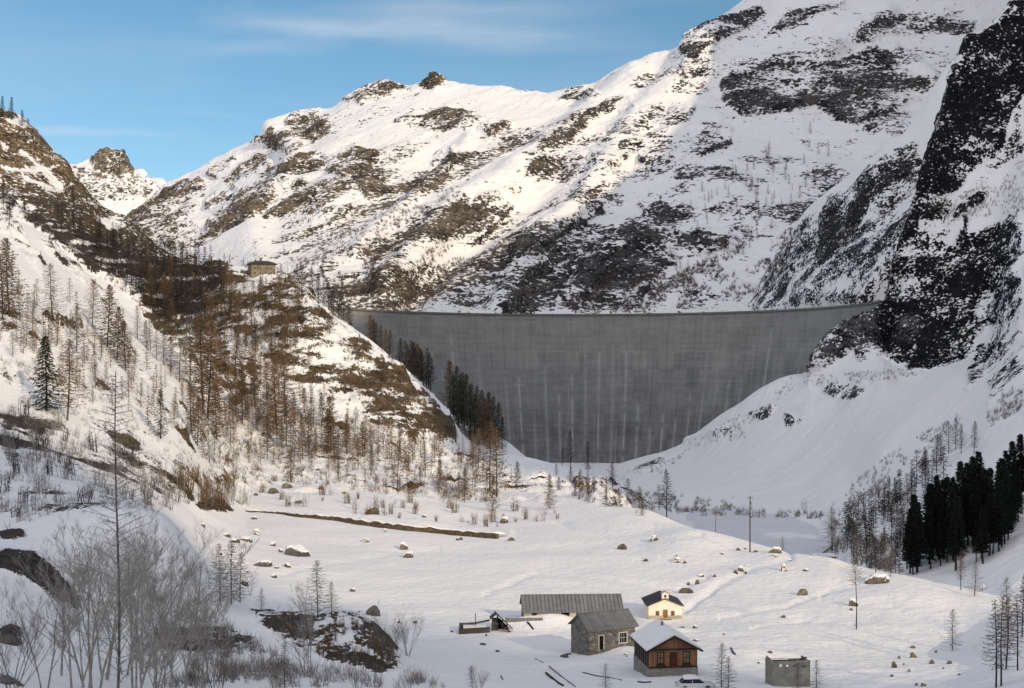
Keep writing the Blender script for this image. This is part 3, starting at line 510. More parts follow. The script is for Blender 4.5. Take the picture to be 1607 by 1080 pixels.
# ------------------------------------------------------------------ object helpers
def link(name, me, parent=None, mat_=None):
    o = bpy.data.objects.new(name, me); COL.objects.link(o)
    if mat_ is not None and me is not None and not me.materials: me.materials.append(mat_)
    if parent: o.parent = parent
    return o
def empty(name, loc, rz=0, sc=1.0):
    o = bpy.data.objects.new(name, None); COL.objects.link(o); o.empty_display_size = 0.3
    o.location = loc; o.rotation_euler = (0, 0, rz); o.scale = (sc, sc, sc) if not isinstance(sc, tuple) else sc
    return o
class MB:
    def __init__(s): s.v = []; s.f = []
    def poly(s, pts, faces):
        b = len(s.v); s.v += [tuple(p) for p in pts]; s.f += [tuple(b+i for i in f) for f in faces]; return s
    def box(s, x0, x1, y0, y1, z0, z1):
        return s.poly([(x0,y0,z0),(x1,y0,z0),(x1,y1,z0),(x0,y1,z0),(x0,y0,z1),(x1,y0,z1),(x1,y1,z1),(x0,y1,z1)],
                      [(0,3,2,1),(4,5,6,7),(0,1,5,4),(1,2,6,5),(2,3,7,6),(3,0,4,7)])
    def beam(s, a, b, w, h=None):
        a, b = Vector(a), Vector(b); d = (b-a).normalized(); up = Vector((0,0,1)) if abs(d.z) < 0.9 else Vector((1,0,0))
        r = d.cross(up).normalized()*w/2; u = r.cross(d).normalized()*(h or w)/2
        p = [a-r-u, a+r-u, a+r+u, a-r+u, b-r-u, b+r-u, b+r+u, b-r+u]
        return s.poly(p, [(0,1,2,3),(7,6,5,4),(0,4,5,1),(1,5,6,2),(2,6,7,3),(3,7,4,0)])
    def prism(s, xz, y0, y1):
        n = len(xz); p = [(x, y0, z) for x, z in xz]+[(x, y1, z) for x, z in xz]
        return s.poly(p, [tuple(range(n)), tuple(range(2*n-1, n-1, -1))]+[(i, n+i, n+(i+1) % n, (i+1) % n) for i in range(n)])
    def prism_x(s, yz, x0, x1):
        n = len(yz); p = [(x0, y, z) for y, z in yz]+[(x1, y, z) for y, z in yz]
        return s.poly(p, [tuple(range(n-1, -1, -1)), tuple(range(n, 2*n))]+[(i, (i+1) % n, n+(i+1) % n, n+i) for i in range(n)])
    def tube(s, path, radii, n=5, cap=True):
        path = [Vector(p) for p in path]; rings = []
        for i, p in enumerate(path):
            d = (path[min(i+1, len(path)-1)]-path[max(i-1, 0)]).normalized()
            up = Vector((0,0,1)) if abs(d.z) < 0.85 else Vector((1,0,0))
            r = d.cross(up).normalized(); u = r.cross(d)
            b = len(s.v); s.v += [tuple(p+(r*math.cos(a)+u*math.sin(a))*radii[i]) for a in [2*math.pi*k/n for k in range(n)]]
            rings.append(b)
        for a, b in zip(rings[:-1], rings[1:]):
            s.f += [(a+k, a+(k+1) % n, b+(k+1) % n, b+k) for k in range(n)]
        if cap: s.f.append(tuple(rings[-1]+k for k in range(n))); s.f.append(tuple(rings[0]+k for k in range(n-1, -1, -1)))
        return s
    def ribbon(s, path, widths, roll):
        path = [Vector(p) for p in path]; b = len(s.v)
        d = (path[-1]-path[0]).normalized(); up = Vector((0,0,1)) if abs(d.z) < 0.9 else Vector((1,0,0))
        r = d.cross(up).normalized(); u = r.cross(d); w = r*math.cos(roll)+u*math.sin(roll)
        for p, q in zip(path, widths): s.v += [tuple(p-w*q/2), tuple(p+w*q/2)]
        s.f += [(b+2*i, b+2*i+1, b+2*i+3, b+2*i+2) for i in range(len(path)-1)]; return s
    def tri(s, a, b, w):
        """tapering twig from a to b"""
        a, b = Vector(a), Vector(b); d = b-a
        r = Vector((R.uniform(-1,1), R.uniform(-1,1), R.uniform(-1,1))).cross(d)
        if r.length < 1e-6: return s
        r = r.normalized()*w/2; k = len(s.v); s.v += [tuple(a-r), tuple(a+r), tuple(b)]; s.f.append((k, k+1, k+2)); return s
    def mesh(s, name, mat_=None, smooth=False):
        me = bpy.data.meshes.new(name); me.from_pydata(s.v, [], s.f); me.update()
        if smooth: me.polygons.foreach_set('use_smooth', [True]*len(me.polygons))
        if mat_: me.materials.append(mat_)
        return me
    def build(s, name, mat_, parent=None, smooth=False): return link(name, s.mesh(name, mat_, smooth), parent)
    def wall(s, x0, x1, z0, z1, y0, y1, holes=()):
        """upright wall along x with rectangular openings (x0,x1,z0,z1)"""
        xs = sorted({x0, x1, *[h[0] for h in holes], *[h[1] for h in holes]}); zs = sorted({z0, z1, *[h[2] for h in holes], *[h[3] for h in holes]})
        for a, b in zip(xs[:-1], xs[1:]):
            run = None
            for c, d in zip(zs[:-1], zs[1:]):
                m, k = (a+b)/2, (c+d)/2
                if any(h[0] < m < h[1] and h[2] < k < h[3] for h in holes):
                    if run: s.box(a, b, y0, y1, *run); run = None
                else: run = (run[0], d) if run else (c, d)
            if run: s.box(a, b, y0, y1, *run)
        return s

# ------------------------------------------------------------------ object materials
def simple(name, col, rough=0.8, var=0.25, scale=3.0, bump=0.0, col2=None, stretch=(1, 1, 1), rand=0.0, coord='Object'):
    m, nt, b = mat(name); N = NT(nt)
    tc = N.n('ShaderNodeTexCoord'); mp = N.n('ShaderNodeMapping', {'Vector': tc.outputs[coord], 'Scale': stretch})
    f = N.noise(mp.outputs[0], scale, 5, 0.6)
    c2 = col2 or tuple(c*(1-var) for c in col)
    c = N.mix(N.ramp(f, 0.35, 0.65), col, c2)
    if rand:
        oi = N.n('ShaderNodeObjectInfo'); v = N.m('MULTIPLY_ADD', oi.outputs['Random'], rand*2, 1-rand)
        hs = N.n('ShaderNodeHueSaturation', {'Color': c, 'Value': v}); c = hs.outputs[0]
    N.ln(c, b.inputs['Base Color']); b.inputs['Roughness'].default_value = rough
    if bump:
        bp = N.n('ShaderNodeBump', {'Height': f, 'Strength': 0.6, 'Distance': bump}); N.ln(bp.outputs[0], b.inputs['Normal'])
    return m
def masonry(name, c1, c2, mortar, sx=1.6, sz=3.2):
    m, nt, b = mat(name); N = NT(nt); tc = N.n('ShaderNodeTexCoord')
    wob = N.noise(tc.outputs['Object'], 1.8, 3, out='Color')
    vv = N.n('ShaderNodeVectorMath', {0: tc.outputs['Object'], 1: N.n('ShaderNodeVectorMath', {0: wob, 1: (0.35, 0.35, 0.2)}, operation='MULTIPLY').outputs[0]}, operation='ADD')
    mp = N.n('ShaderNodeMapping', {'Vector': vv.outputs[0], 'Scale': (sx, sx, sz)})
    vo = N.n('ShaderNodeTexVoronoi', {'Vector': mp.outputs[0], 'Scale': 1.0}); ve = N.n('ShaderNodeTexVoronoi', {'Vector': mp.outputs[0], 'Scale': 1.0}, feature='DISTANCE_TO_EDGE')
    sep = N.n('ShaderNodeSeparateColor', {0: vo.outputs['Color']})
    c = N.mix(sep.outputs[0], c1, c2); c = N.mix(N.m('MULTIPLY', N.noise(tc.outputs['Object'], 6, 4), 0.5), c, mortar)
    e = N.ramp(ve.outputs['Distance'], 0.02, 0.10)
    N.ln(N.mix(e, mortar, c), b.inputs['Base Color']); b.inputs['Roughness'].default_value = 0.9
    bp = N.n('ShaderNodeBump', {'Height': N.m('ADD', e, N.m('MULTIPLY', sep.outputs[1], 0.6)), 'Strength': 0.7, 'Distance': 0.08}); N.ln(bp.outputs[0], b.inputs['Normal'])
    return m
def planks(name, c1, c2, gap, axis='x', w=0.18, weather=0.4, dark=(0.02, 0.013, 0.01)):
    m, nt, b = mat(name); N = NT(nt); tc = N.n('ShaderNodeTexCoord'); sp = N.n('ShaderNodeSeparateXYZ', {0: tc.outputs['Object']})
    if axis == 'xy': t = N.m('ADD', sp.outputs['X'], sp.outputs['Y'])
    else: t = sp.outputs[axis.upper()]
    t = N.m('DIVIDE', t, w); fl = N.m('FLOOR', t); fr = N.m('FRACT', t)
    wn_ = N.n('ShaderNodeTexWhiteNoise', {'W': fl}, noise_dimensions='1D')
    st = (8, 8, 1) if axis != 'z' else (1, 1, 8)
    g = N.noise(N.n('ShaderNodeMapping', {'Vector': tc.outputs['Object'], 'Scale': st}).outputs[0], 1.5, 4)
    big = N.noise(tc.outputs['Object'], 0.7, 4)
    c = N.mix(N.m('ADD', N.m('MULTIPLY', wn_.outputs['Value'], 0.6), N.m('MULTIPLY', g, 0.5)), c1, c2)
    c = N.mix(N.m('MULTIPLY', N.ramp(big, 0.4, 0.7), weather), c, gap)
    e = N.m('MULTIPLY', N.ramp(fr, 0.0, 0.12), N.ramp(N.m('SUBTRACT', 1.0, fr), 0.0, 0.08))
    N.ln(N.mix(e, dark, c), b.inputs['Base Color']); b.inputs['Roughness'].default_value = 0.85
    bp = N.n('ShaderNodeBump', {'Height': e, 'Strength': 0.6, 'Distance': 0.03}); N.ln(bp.outputs[0], b.inputs['Normal'])
    return m
M['snow'] = simple('snow_cover', SNOW, 0.85, 0.05, 1.5, 0.15)
M['stone'] = masonry('rubble_masonry', (0.33, 0.305, 0.27), (0.075, 0.07, 0.065), (0.15, 0.14, 0.13), 2.3, 3.6)
M['base_stone'] = masonry('plinth_masonry', (0.32, 0.30, 0.27), (0.18, 0.165, 0.15), (0.24, 0.225, 0.2))
M['wallstone'] = masonry('dry_stone', (0.22, 0.165, 0.10), (0.10, 0.075, 0.045), (0.05, 0.04, 0.03), 1.4, 2.6)
M['metal_roof'] = planks('metal_roof', (0.165, 0.168, 0.175), (0.225, 0.228, 0.235), (0.125, 0.12, 0.115), 'x', 0.62, 0.5, (0.065, 0.065, 0.07))
M['timber'] = planks('timber_boards', (0.36, 0.18, 0.085), (0.20, 0.10, 0.052), (0.11, 0.06, 0.038), 'x', 0.2, 0.6)
M['timber_side'] = planks('weathered_boards', (0.12, 0.10, 0.085), (0.08, 0.065, 0.055), (0.06, 0.05, 0.045), 'y', 0.22, 0.5)
M['logs'] = planks('old_logs', (0.10, 0.094, 0.088), (0.055, 0.052, 0.05), (0.13, 0.12, 0.11), 'z', 0.25, 0.4)
M['dark_wood'] = simple('dark_wood', (0.05, 0.035, 0.025), 0.85, 0.4, 4, 0.02, stretch=(1, 1, 6))
M['red_wood'] = simple('red_brown_wood', (0.16, 0.055, 0.035), 0.8, 0.4, 4)
M['door_wood'] = simple('door_wood', (0.34, 0.16, 0.05), 0.7, 0.3, 4)
M['shutter'] = simple('shutter_wood', (0.26, 0.13, 0.05), 0.7, 0.3, 4)
M['plaster'] = simple('cream_plaster', (0.90, 0.84, 0.68), 0.85, 0.06, 1.2)
M['tan_plaster'] = simple('stained_plaster', (0.50, 0.44, 0.33), 0.9, 0.2, 0.9, col2=(0.36, 0.33, 0.26))
M['barn_plaster'] = simple('barn_render', (0.55, 0.50, 0.40), 0.9, 0.2, 0.5, col2=(0.42, 0.34, 0.24))
M['hill_plaster'] = simple('ochre_render', (0.27, 0.225, 0.155), 0.9, 0.2, 0.25, col2=(0.14, 0.115, 0.085))
M['frame'] = simple('pale_frame', (0.55, 0.53, 0.48), 0.7, 0.1, 3)
M['glass'] = simple('dark_pane', (0.02, 0.022, 0.025), 0.15, 0.3, 2)
M['curtain'] = simple('curtained_pane', (0.26, 0.19, 0.10), 0.5, 0.35, 3)
M['dark'] = simple('interior_shade_black', (0.012, 0.011, 0.010), 0.95, 0.3, 2)  # near-black colour standing in for the shade inside openings
M['slate'] = simple('slate_roof', (0.075, 0.07, 0.068), 0.8, 0.35, 2.5, 0.04)
M['concrete'] = simple('grey_green_concrete', (0.30, 0.29, 0.24), 0.9, 0.25, 1.0, 0.02, col2=(0.19, 0.185, 0.155))
M['bronze'] = simple('bell_bronze', (0.10, 0.07, 0.03), 0.4, 0.2, 3)
M['pole'] = simple('pole_wood', (0.10, 0.085, 0.07), 0.85, 0.3, 3)
M['iron'] = simple('iron', (0.05, 0.05, 0.05), 0.5, 0.2, 3)
M['car_paint'] = simple('pale_car_paint', (0.62, 0.62, 0.63), 0.3, 0.05, 3)
M['rubber'] = simple('rubber', (0.02, 0.02, 0.02), 0.9, 0.2, 3)
M['rock'] = simple('boulder_rock', (0.20, 0.165, 0.125), 0.9, 0.3, 0.9, 0.12, col2=(0.09, 0.075, 0.06), rand=0.25)
M['rock_grey'] = simple('grey_boulder_rock', (0.15, 0.14, 0.135), 0.9, 0.3, 0.9, 0.12, col2=(0.075, 0.07, 0.068), rand=0.25)
M['bark'] = simple('larch_bark', (0.085, 0.065, 0.05), 0.95, 0.4, 2.0, rand=0.3)
M['bark_dark'] = simple('dark_bark', (0.030, 0.026, 0.024), 0.95, 0.4, 2.0, rand=0.3)
M['twig'] = simple('larch_twigs', (0.20, 0.132, 0.076), 0.95, 0.35, 0.6, col2=(0.115, 0.08, 0.052), rand=0.35)
M['twig_grey'] = simple('grey_twigs', (0.21, 0.18, 0.155), 0.95, 0.3, 0.6, col2=(0.12, 0.10, 0.088), rand=0.3)
M['twig_dark'] = simple('dark_twigs', (0.060, 0.050, 0.044), 0.95, 0.4, 0.6, col2=(0.032, 0.028, 0.026), rand=0.3)
M['twig_rust'] = simple('rusty_twigs', (0.165, 0.085, 0.055), 0.95, 0.35, 0.6, col2=(0.09, 0.055, 0.04), rand=0.25)
M['needles'] = simple('green_needles', (0.075, 0.080, 0.046), 0.9, 0.4, 0.8, col2=(0.034, 0.042, 0.024), rand=0.3)
M['needles_black'] = simple('blackish_needles', (0.014, 0.018, 0.013), 0.95, 0.4, 0.8, rand=0.3)
M['pale_bark'] = simple('pale_bark', (0.38, 0.35, 0.315), 0.95, 0.3, 2.5, col2=(0.21, 0.19, 0.17))
M['scrub'] = simple('scrub_twigs', (0.15, 0.112, 0.105), 0.95, 0.3, 0.02, col2=(0.10, 0.078, 0.075), coord='Object')
M['scrub_grey'] = simple('grey_scrub_twigs', (0.25, 0.22, 0.20), 0.95, 0.3, 0.1, col2=(0.14, 0.122, 0.11))
M['scrub_brown'] = simple('brown_scrub_twigs', (0.20, 0.125, 0.062), 0.95, 0.3, 0.1, col2=(0.11, 0.072, 0.04))

# ------------------------------------------------------------------ the arch dam
def circle3(p, q, r):
    ax, ay = p; bx, by = q; cx, cy = r; d = 2*(ax*(by-cy)+bx*(cy-ay)+cx*(ay-by))
    ux = ((ax*ax+ay*ay)*(by-cy)+(bx*bx+by*by)*(cy-ay)+(cx*cx+cy*cy)*(ay-by))/d
    uy = ((ax*ax+ay*ay)*(cx-bx)+(bx*bx+by*by)*(ax-cx)+(cx*cx+cy*cy)*(bx-ax))/d
    return ux, uy, math.hypot(ax-ux, ay-uy)
ZC = 60.0
dcx, dcy, DR = circle3(*[((px-CX)/F*d, d) for px, d in ((538, ZC*F/(580-486.0)), (900, ZC*F/(580-495.5)), (1374, ZC*F/(580-476.0)))])
a_l = math.atan2(ZC*F/94.0-dcy, (538-CX)/F*ZC*F/94.0-dcx) + math.radians(9)
a_r = math.atan2(ZC*F/104.0-dcy, (1374-CX)/F*ZC*F/104.0-dcx) - math.radians(5)
if a_l < 0: a_l += 2*math.pi
def dam_face_r(z): return DR - 34*max(0, (ZC-z)/155)**1.25
def dam_mat():
    m, nt, b = mat('dam_concrete'); N = NT(nt); uv = N.n('ShaderNodeUVMap', uv_map='wall').outputs[0]; sp = N.n('ShaderNodeSeparateXYZ', {0: uv}); u, z = sp.outputs['X'], sp.outputs['Y']
    def wnoise(a, bb=None):
        if bb is None: return N.n('ShaderNodeTexWhiteNoise', {'W': a}, noise_dimensions='1D').outputs['Value']
        cb = N.n('ShaderNodeCombineXYZ', {0: a, 1: bb, 2: 0.0}); return N.n('ShaderNodeTexWhiteNoise', {'Vector': cb.outputs[0]}, noise_dimensions='2D').outputs['Value']
    J, Lh = 15.6, 2.7
    ju = N.m('DIVIDE', u, J); jf = N.m('FLOOR', ju); jr = N.m('FRACT', ju)
    zl = N.m('DIVIDE', z, Lh); zf = N.m('FLOOR', zl); zr = N.m('FRACT', zl)
    panel = wnoise(jf, zf); lift = wnoise(N.m('ADD', zf, 41.3)); bigp = wnoise(N.m('ADD', jf, 7.7), N.m('FLOOR', N.m('DIVIDE', z, 19.0)))
    cb = N.n('ShaderNodeCombineXYZ', {0: N.m('MULTIPLY', u, 1.0), 1: N.m('MULTIPLY', z, 0.12), 2: 0.0})
    vert = N.noise(cb.outputs[0], 0.28, 5, 0.65)
    cb2 = N.n('ShaderNodeCombineXYZ', {0: N.m('MULTIPLY', u, 0.10), 1: N.m('MULTIPLY', z, 1.0), 2: 3.0}); horz = N.noise(cb2.outputs[0], 0.5, 4, 0.6)
    soft = N.noise(uv, 0.035, 5, 0.6)
    val = N.m('ADD', 0.215, N.m('MULTIPLY', N.m('SUBTRACT', panel, 0.5), 0.03))
    for s_, a in ((lift, 0.020), (bigp, 0.028), (vert, 0.15), (horz, 0.07), (soft, 0.13)): val = N.m('ADD', val, N.m('MULTIPLY', N.m('SUBTRACT', s_, 0.5), a))
    upper = N.ramp(N.m('ADD', z, N.m('MULTIPLY', N.m('SUBTRACT', bigp, 0.5), 26.0)), -26.0, 22.0)  # upper face painted paler and warmer, for the faint light on it
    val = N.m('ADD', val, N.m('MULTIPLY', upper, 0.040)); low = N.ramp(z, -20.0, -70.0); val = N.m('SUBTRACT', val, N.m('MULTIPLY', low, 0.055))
    ln_ = N.m('SUBTRACT', 1.0, N.ramp(N.m('ABSOLUTE', N.m('SUBTRACT', zr, 0.5)), 0.0, 0.10))
    jd = N.m('MULTIPLY', N.m('ABSOLUTE', N.m('SUBTRACT', jr, 0.5)), J)
    val = N.m('SUBTRACT', val, N.m('MULTIPLY', ln_, 0.030)); val = N.m('SUBTRACT', val, N.m('MULTIPLY', N.m('SUBTRACT', 1.0, N.ramp(jd, 0.0, 0.7)), 0.055))
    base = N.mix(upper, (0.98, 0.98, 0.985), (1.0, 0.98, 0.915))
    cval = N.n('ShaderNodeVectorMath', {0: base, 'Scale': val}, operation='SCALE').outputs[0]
    # lime weeping from the joints: start height and strength differ from joint to joint
    r1, r2 = wnoise(N.m('ADD', jf, 0.31)), wnoise(N.m('ADD', jf, 9.63))
    wobx = N.m('MULTIPLY', N.m('SUBTRACT', N.noise(cb.outputs[0], 0.5, 3), 0.5), 1.6)
    sd = N.m('ABSOLUTE', N.m('ADD', N.m('MULTIPLY', N.m('SUBTRACT', jr, 0.5), J), wobx))
    core = N.m('SUBTRACT', 1.0, N.ramp(sd, 0.25, 1.25)); halo = N.m('MULTIPLY', N.m('SUBTRACT', 1.0, N.ramp(sd, 0.3, 4.0)), 0.45)
    start = N.m('MULTIPLY_ADD', r1, 105.0, -58.0)
    on = N.ramp(N.m('SUBTRACT', start, z), 0.0, 9.0)
    brk = N.ramp(N.noise(N.n('ShaderNodeCombineXYZ', {0: jf, 1: N.m('MULTIPLY', z, 0.06), 2: 1.0}).outputs[0], 1.0, 3), 0.30, 0.55)
    st = N.m('MULTIPLY', N.m('MULTIPLY', N.m('MULTIPLY', N.m('ADD', core, halo), on), N.m('MULTIPLY_ADD', N.m('POWER', r2, 1.3), 0.34, 0.22)), brk)
    # thinner secondary runs between joints
    k2 = N.m('DIVIDE', u, 5.2); k2f = N.m('FLOOR', k2); k2d = N.m('MULTIPLY', N.m('ABSOLUTE', N.m('SUBTRACT', N.m('FRACT', k2), wnoise(N.m('ADD', k2f, 3.3)))), 5.2)
    on2 = N.m('MULTIPLY', N.ramp(N.m('SUBTRACT', N.m('MULTIPLY_ADD', wnoise(N.m('ADD', k2f, 77.7)), 90.0, -75.0), z), 0.0, 10.0), N.ramp(wnoise(N.m('ADD', k2f, 31.1)), 0.45, 0.8))
    st2 = N.m('MULTIPLY', N.m('MULTIPLY', N.m('SUBTRACT', 1.0, N.ramp(k2d, 0.1, 0.8)), on2), 0.30)
    N.ln(N.mix(N.m('ADD', st, st2, clamp=True), cval, (0.44, 0.44, 0.43)), b.inputs['Base Color'])
    b.inputs['Roughness'].default_value = 0.9
    return m
def build_dam():
    root = empty('arch_dam', (dcx, dcy, 0))
    tag(root, 'tall curved grey concrete dam streaked with white lime, closing the valley', 'dam')
    na, zs = 190, [ZC-0.0]+[ZC-4*k for k in range(1, 46)]
    an = np.linspace(a_l, a_r, na); me = bpy.data.meshes.new('wall'); v, f = [], []
    for z in zs:
        r = dam_face_r(z)
        v += [(r*math.cos(a), r*math.sin(a), z) for a in an]
    nz = len(zs)
    v += [((DR+6.5)*math.cos(a), (DR+6.5)*math.sin(a), ZC) for a in an] + [((DR+6.5)*math.cos(a), (DR+6.5)*math.sin(a), zs[-1]) for a in an]
    I = lambda k, i: k*na+i
    for k in range(nz-1):
        f += [(I(k, i), I(k, i+1), I(k+1, i+1), I(k+1, i)) for i in range(na-1)]
    f += [(I(nz, i), I(nz, i+1), I(0, i+1), I(0, i)) for i in range(na-1)] + [(I(nz+1, i), I(nz+1, i+1), I(nz, i+1), I(nz, i)) for i in range(na-1)]
    for e in (0, na-1): f.append(tuple([I(k, e) for k in range(nz)]+[I(nz+1, e), I(nz, e)]))
    me.from_pydata(v, [], f); me.update()
    uvl = me.uv_layers.new(name='wall'); co = v
    for lp in me.loops:
        x, y, z = co[lp.vertex_index]; a = math.atan2(y, x)
        if a < -1.5: a += 2*math.pi
        uvl.data[lp.index].uv = (a*DR, z)
    for p in me.polygons: p.use_smooth = p.index < (nz-1)*(na-1)
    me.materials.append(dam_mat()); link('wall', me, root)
    def arc_bar(r0, r1, z0, z1):
        m = MB(); n = len(an)
        for a in an:
            c, s_ = math.cos(a), math.sin(a); m.v += [(r0*c, r0*s_, z0), (r1*c, r1*s_, z0), (r1*c, r1*s_, z1), (r0*c, r0*s_, z1)]
        for i in range(n-1):
            b = 4*i; m.f += [(b+k, b+(k+1) % 4, b+4+(k+1) % 4, b+4+k) for k in range(4)]
        return m
    M['crest'] = simple('crest_concrete', (0.20, 0.195, 0.18), 0.9, 0.2, 0.2)
    arc_bar(DR-1.0, DR+7.2, ZC+0.01, ZC+0.9).build('crest_walkway', M['crest'], root)
    arc_bar(DR-0.95, DR-0.65, ZC+0.91, ZC+1.9).build('parapet', M['crest'], root)
    arc_bar(DR+0.2, DR+6.9, ZC+0.91, ZC+1.15).build('walkway_snow', M['snow'], root)
    for k in range(36):
        a = a_l+(a_r-a_l)*(k+0.5)/36; c, s_ = math.cos(a), math.sin(a)
        MB().beam(((DR-0.3)*c, (DR-0.3)*s_, ZC+1.1), ((DR-0.3)*c, (DR-0.3)*s_, ZC+3.0), 0.35).build('crest_post', M['crest'], root)
build_dam()

# ------------------------------------------------------------------ hamlet
def gable_roof_x(mb_cls, L0, L1, y0, y1, ze, zr, th, over):
    """two slabs, ridge along x, between y0 (front) and y1"""
    ym = (y0+y1)/2; m = mb_cls(); sl = (zr-ze)/(ym-y0)
    m.prism_x([(y0-over, ze-over*sl), (ym, zr), (ym, zr+th), (y0-over, ze-over*sl+th)], L0, L1)
    m.prism_x([(ym, zr), (y1+over, ze-over*sl), (y1+over, ze-over*sl+th), (ym, zr+th)], L0, L1)
    return m
def seams(m, L0, L1, y0, y1, ze, zr, th, over, step):
    ym = (y0+y1)/2; sl = (zr-ze)/(ym-y0); n = int((L1-L0)/step)
    for k in range(n+1):
        x = L0+(L1-L0)*k/n; x = min(max(x, L0+0.03), L1-0.03)
        for ya, za, yb, zb in ((y0-over, ze-over*sl+th+0.02, ym-0.02, zr+th+0.02),):
            m.beam((x, ya, za), (x, yb, zb), 0.05, 0.07)
    return m
def opening(root, x0, x1, z0, z1, y, kind='window', fr=0.1, frame='frame', pane='glass', deep=0.12, bars=(1, 1), door=None):
    m = MB(); yf = y-0.03; yb = y+0.05
    m.box(x0-fr, x0, yf, yb, z0-(0 if kind == 'door' else fr), z1+fr); m.box(x1, x1+fr, yf, yb, z0-(0 if kind == 'door' else fr), z1+fr); m.box(x0, x1, yf, yb, z1, z1+fr)
    if kind != 'door': m.box(x0, x1, yf-0.05, yb, z0-fr, z0)
    w = m.build('window_frame' if kind != 'door' else 'door_frame', M[frame], root)
    p = MB(); p.box(x0+0.002, x1-0.002, y+deep, y+deep+0.05, z0+0.002, z1-0.002)
    if kind == 'door': d = p.build('door', M[door or pane], w)
    else:
        p.build('pane', M[pane], w); g = MB()
        for i in range(1, bars[0]+1): g.box(x0+(x1-x0)*i/(bars[0]+1)-0.025, x0+(x1-x0)*i/(bars[0]+1)+0.025, y+deep-0.05, y+deep-0.005, z0, z1)
        for i in range(1, bars[1]+1): g.box(x0, x1, y+deep-0.075, y+deep-0.052, z0+(z1-z0)*i/(bars[1]+1)-0.025, z0+(z1-z0)*i/(bars[1]+1)+0.025)
        g.build('glazing_bars', M[frame], w)
    return w
def base_at(px, py):
    p = at(px, py, ('A',)); return p, p.y/F

def chalet():
    p, u = base_at(1057, 1061); root = empty('timber_chalet', p, math.radians(7.5))
    tag(root, 'brown timber chalet with snowy gable roof on a low stone plinth', 'chalet')
    W, L, b, ze, zr = 79*u/2, 106*u, 12.5*u, 42*u, 63*u; t = 0.22
    m = MB(); m.wall(-W, W, -1.5, b, 0, 0.35); m.box(-W, -W+0.35, 0.35, L, -1.5, b); m.box(W-0.35, W, 0.35, L, -1.5, b); m.wall(-W+0.35, W-0.35, -1.5, b, L-0.35, L)
    m.build('stone_plinth', M['base_stone'], root)
    i = 0.06; holes = [(-20.5*u-4.6*u, -20.5*u+4.6*u, 20*u, 37*u), (21*u-4.6*u, 21*u+4.6*u, 20*u, 37*u), (-5*u, 5*u, b, 36*u)]
    m = MB(); m.wall(-W+i, W-i, b+0.002, ze, i, i+t, holes); m.prism([(-W+i, ze+0.001), (W-i, ze+0.001), (0, zr-0.05)], i, i+t)
    m.build('front_wall', M['timber'], root)
    m = MB(); m.wall(-W+i, W-i, b+0.002, ze, L-i-t, L-i); m.prism([(-W+i, ze+0.001), (W-i, ze+0.001), (0, zr-0.05)], L-i-t, L-i); m.build('back_wall', M['timber_side'], root)
    for s in (-1, 1):
        m = MB(); x = s*(W-i-t/2); m.box(x-t/2, x+t/2, i+t+0.002, L-i-t-0.002, b+0.002, ze); m.build('side_wall', M['timber_side'], root)
    m = MB()
    for k in range(7): m.box(-W-0.02, -W+0.05, L*(k+0.5)/7-0.08, L*(k+0.5)/7+0.08, b+0.01, ze-0.1)
    m.build('wall_posts', M['dark_wood'], root)
    o = 6*u; sl = (zr-ze)/W; th = 0.12; fo = 0.55
    for s in (-1, 1):
        m = MB(); pr = [(0, zr), (s*(W+o), ze-o*sl), (s*(W+o), ze-o*sl+th), (0, zr+th)]; m.prism(pr if s < 0 else pr[::-1], -fo, L+0.4); r = m.build('roof', M['dark_wood'], root)
        m = MB(); h = 0.30; pr = [(0, zr+th+0.003), (s*(W+o-0.06), ze-o*sl+th+0.07), (s*(W+o-0.16), ze-o*sl+th+h*0.9), (s*0.4, zr+th+h-0.22), (0, zr+th+h-0.08)]
        m.prism(pr if s < 0 else pr[::-1], -fo+0.10, L+0.36); m.build('roof_snow', M['snow'], r)
    m = MB(); m.beam((-W-o, -fo-0.04, ze-o*sl+0.02), (0, -fo-0.04, zr+0.03), 0.06, 0.24); m.beam((0, -fo-0.04, zr+0.03), (W+o, -fo-0.04, ze-o*sl+0.02), 0.06, 0.24); m.build('barge_board', M['dark_wood'], root)
    m = MB(); m.box(-W+0.02, W-0.02, -0.02, i-0.002, ze-0.14, ze+0.06); m.box(-W+i, W-i, -0.01, i-0.002, b+0.004, b+0.2); m.build('cross_beam', M['dark_wood'], root)
    for h in holes[:2]:
        w = opening(root, *h, i, 'window', 0.09, 'dark_wood', 'curtain', 0.08)
        MB().box(h[0]-0.2, h[1]+0.2, -0.22, 0.02, h[2]-0.36, h[2]-0.12).build('flower_box', M['dark_wood'], root)
    opening(root, *holes[2], i, 'door', 0.1, 'dark_wood', door='red_wood')
    m = MB()
    for k in range(6): m.box(-5.5*u, 5.5*u, -0.10, 0.02, b+0.15+k*0.29, b+0.24+k*0.29)
    m.build('ladder_slats', M['red_wood'], root)
    MB().box(-0.25, 0.0, L*0.6, L*0.6+0.4, zr-0.2, zr+0.75).build('chimney', M['base_stone'], root)
chalet()

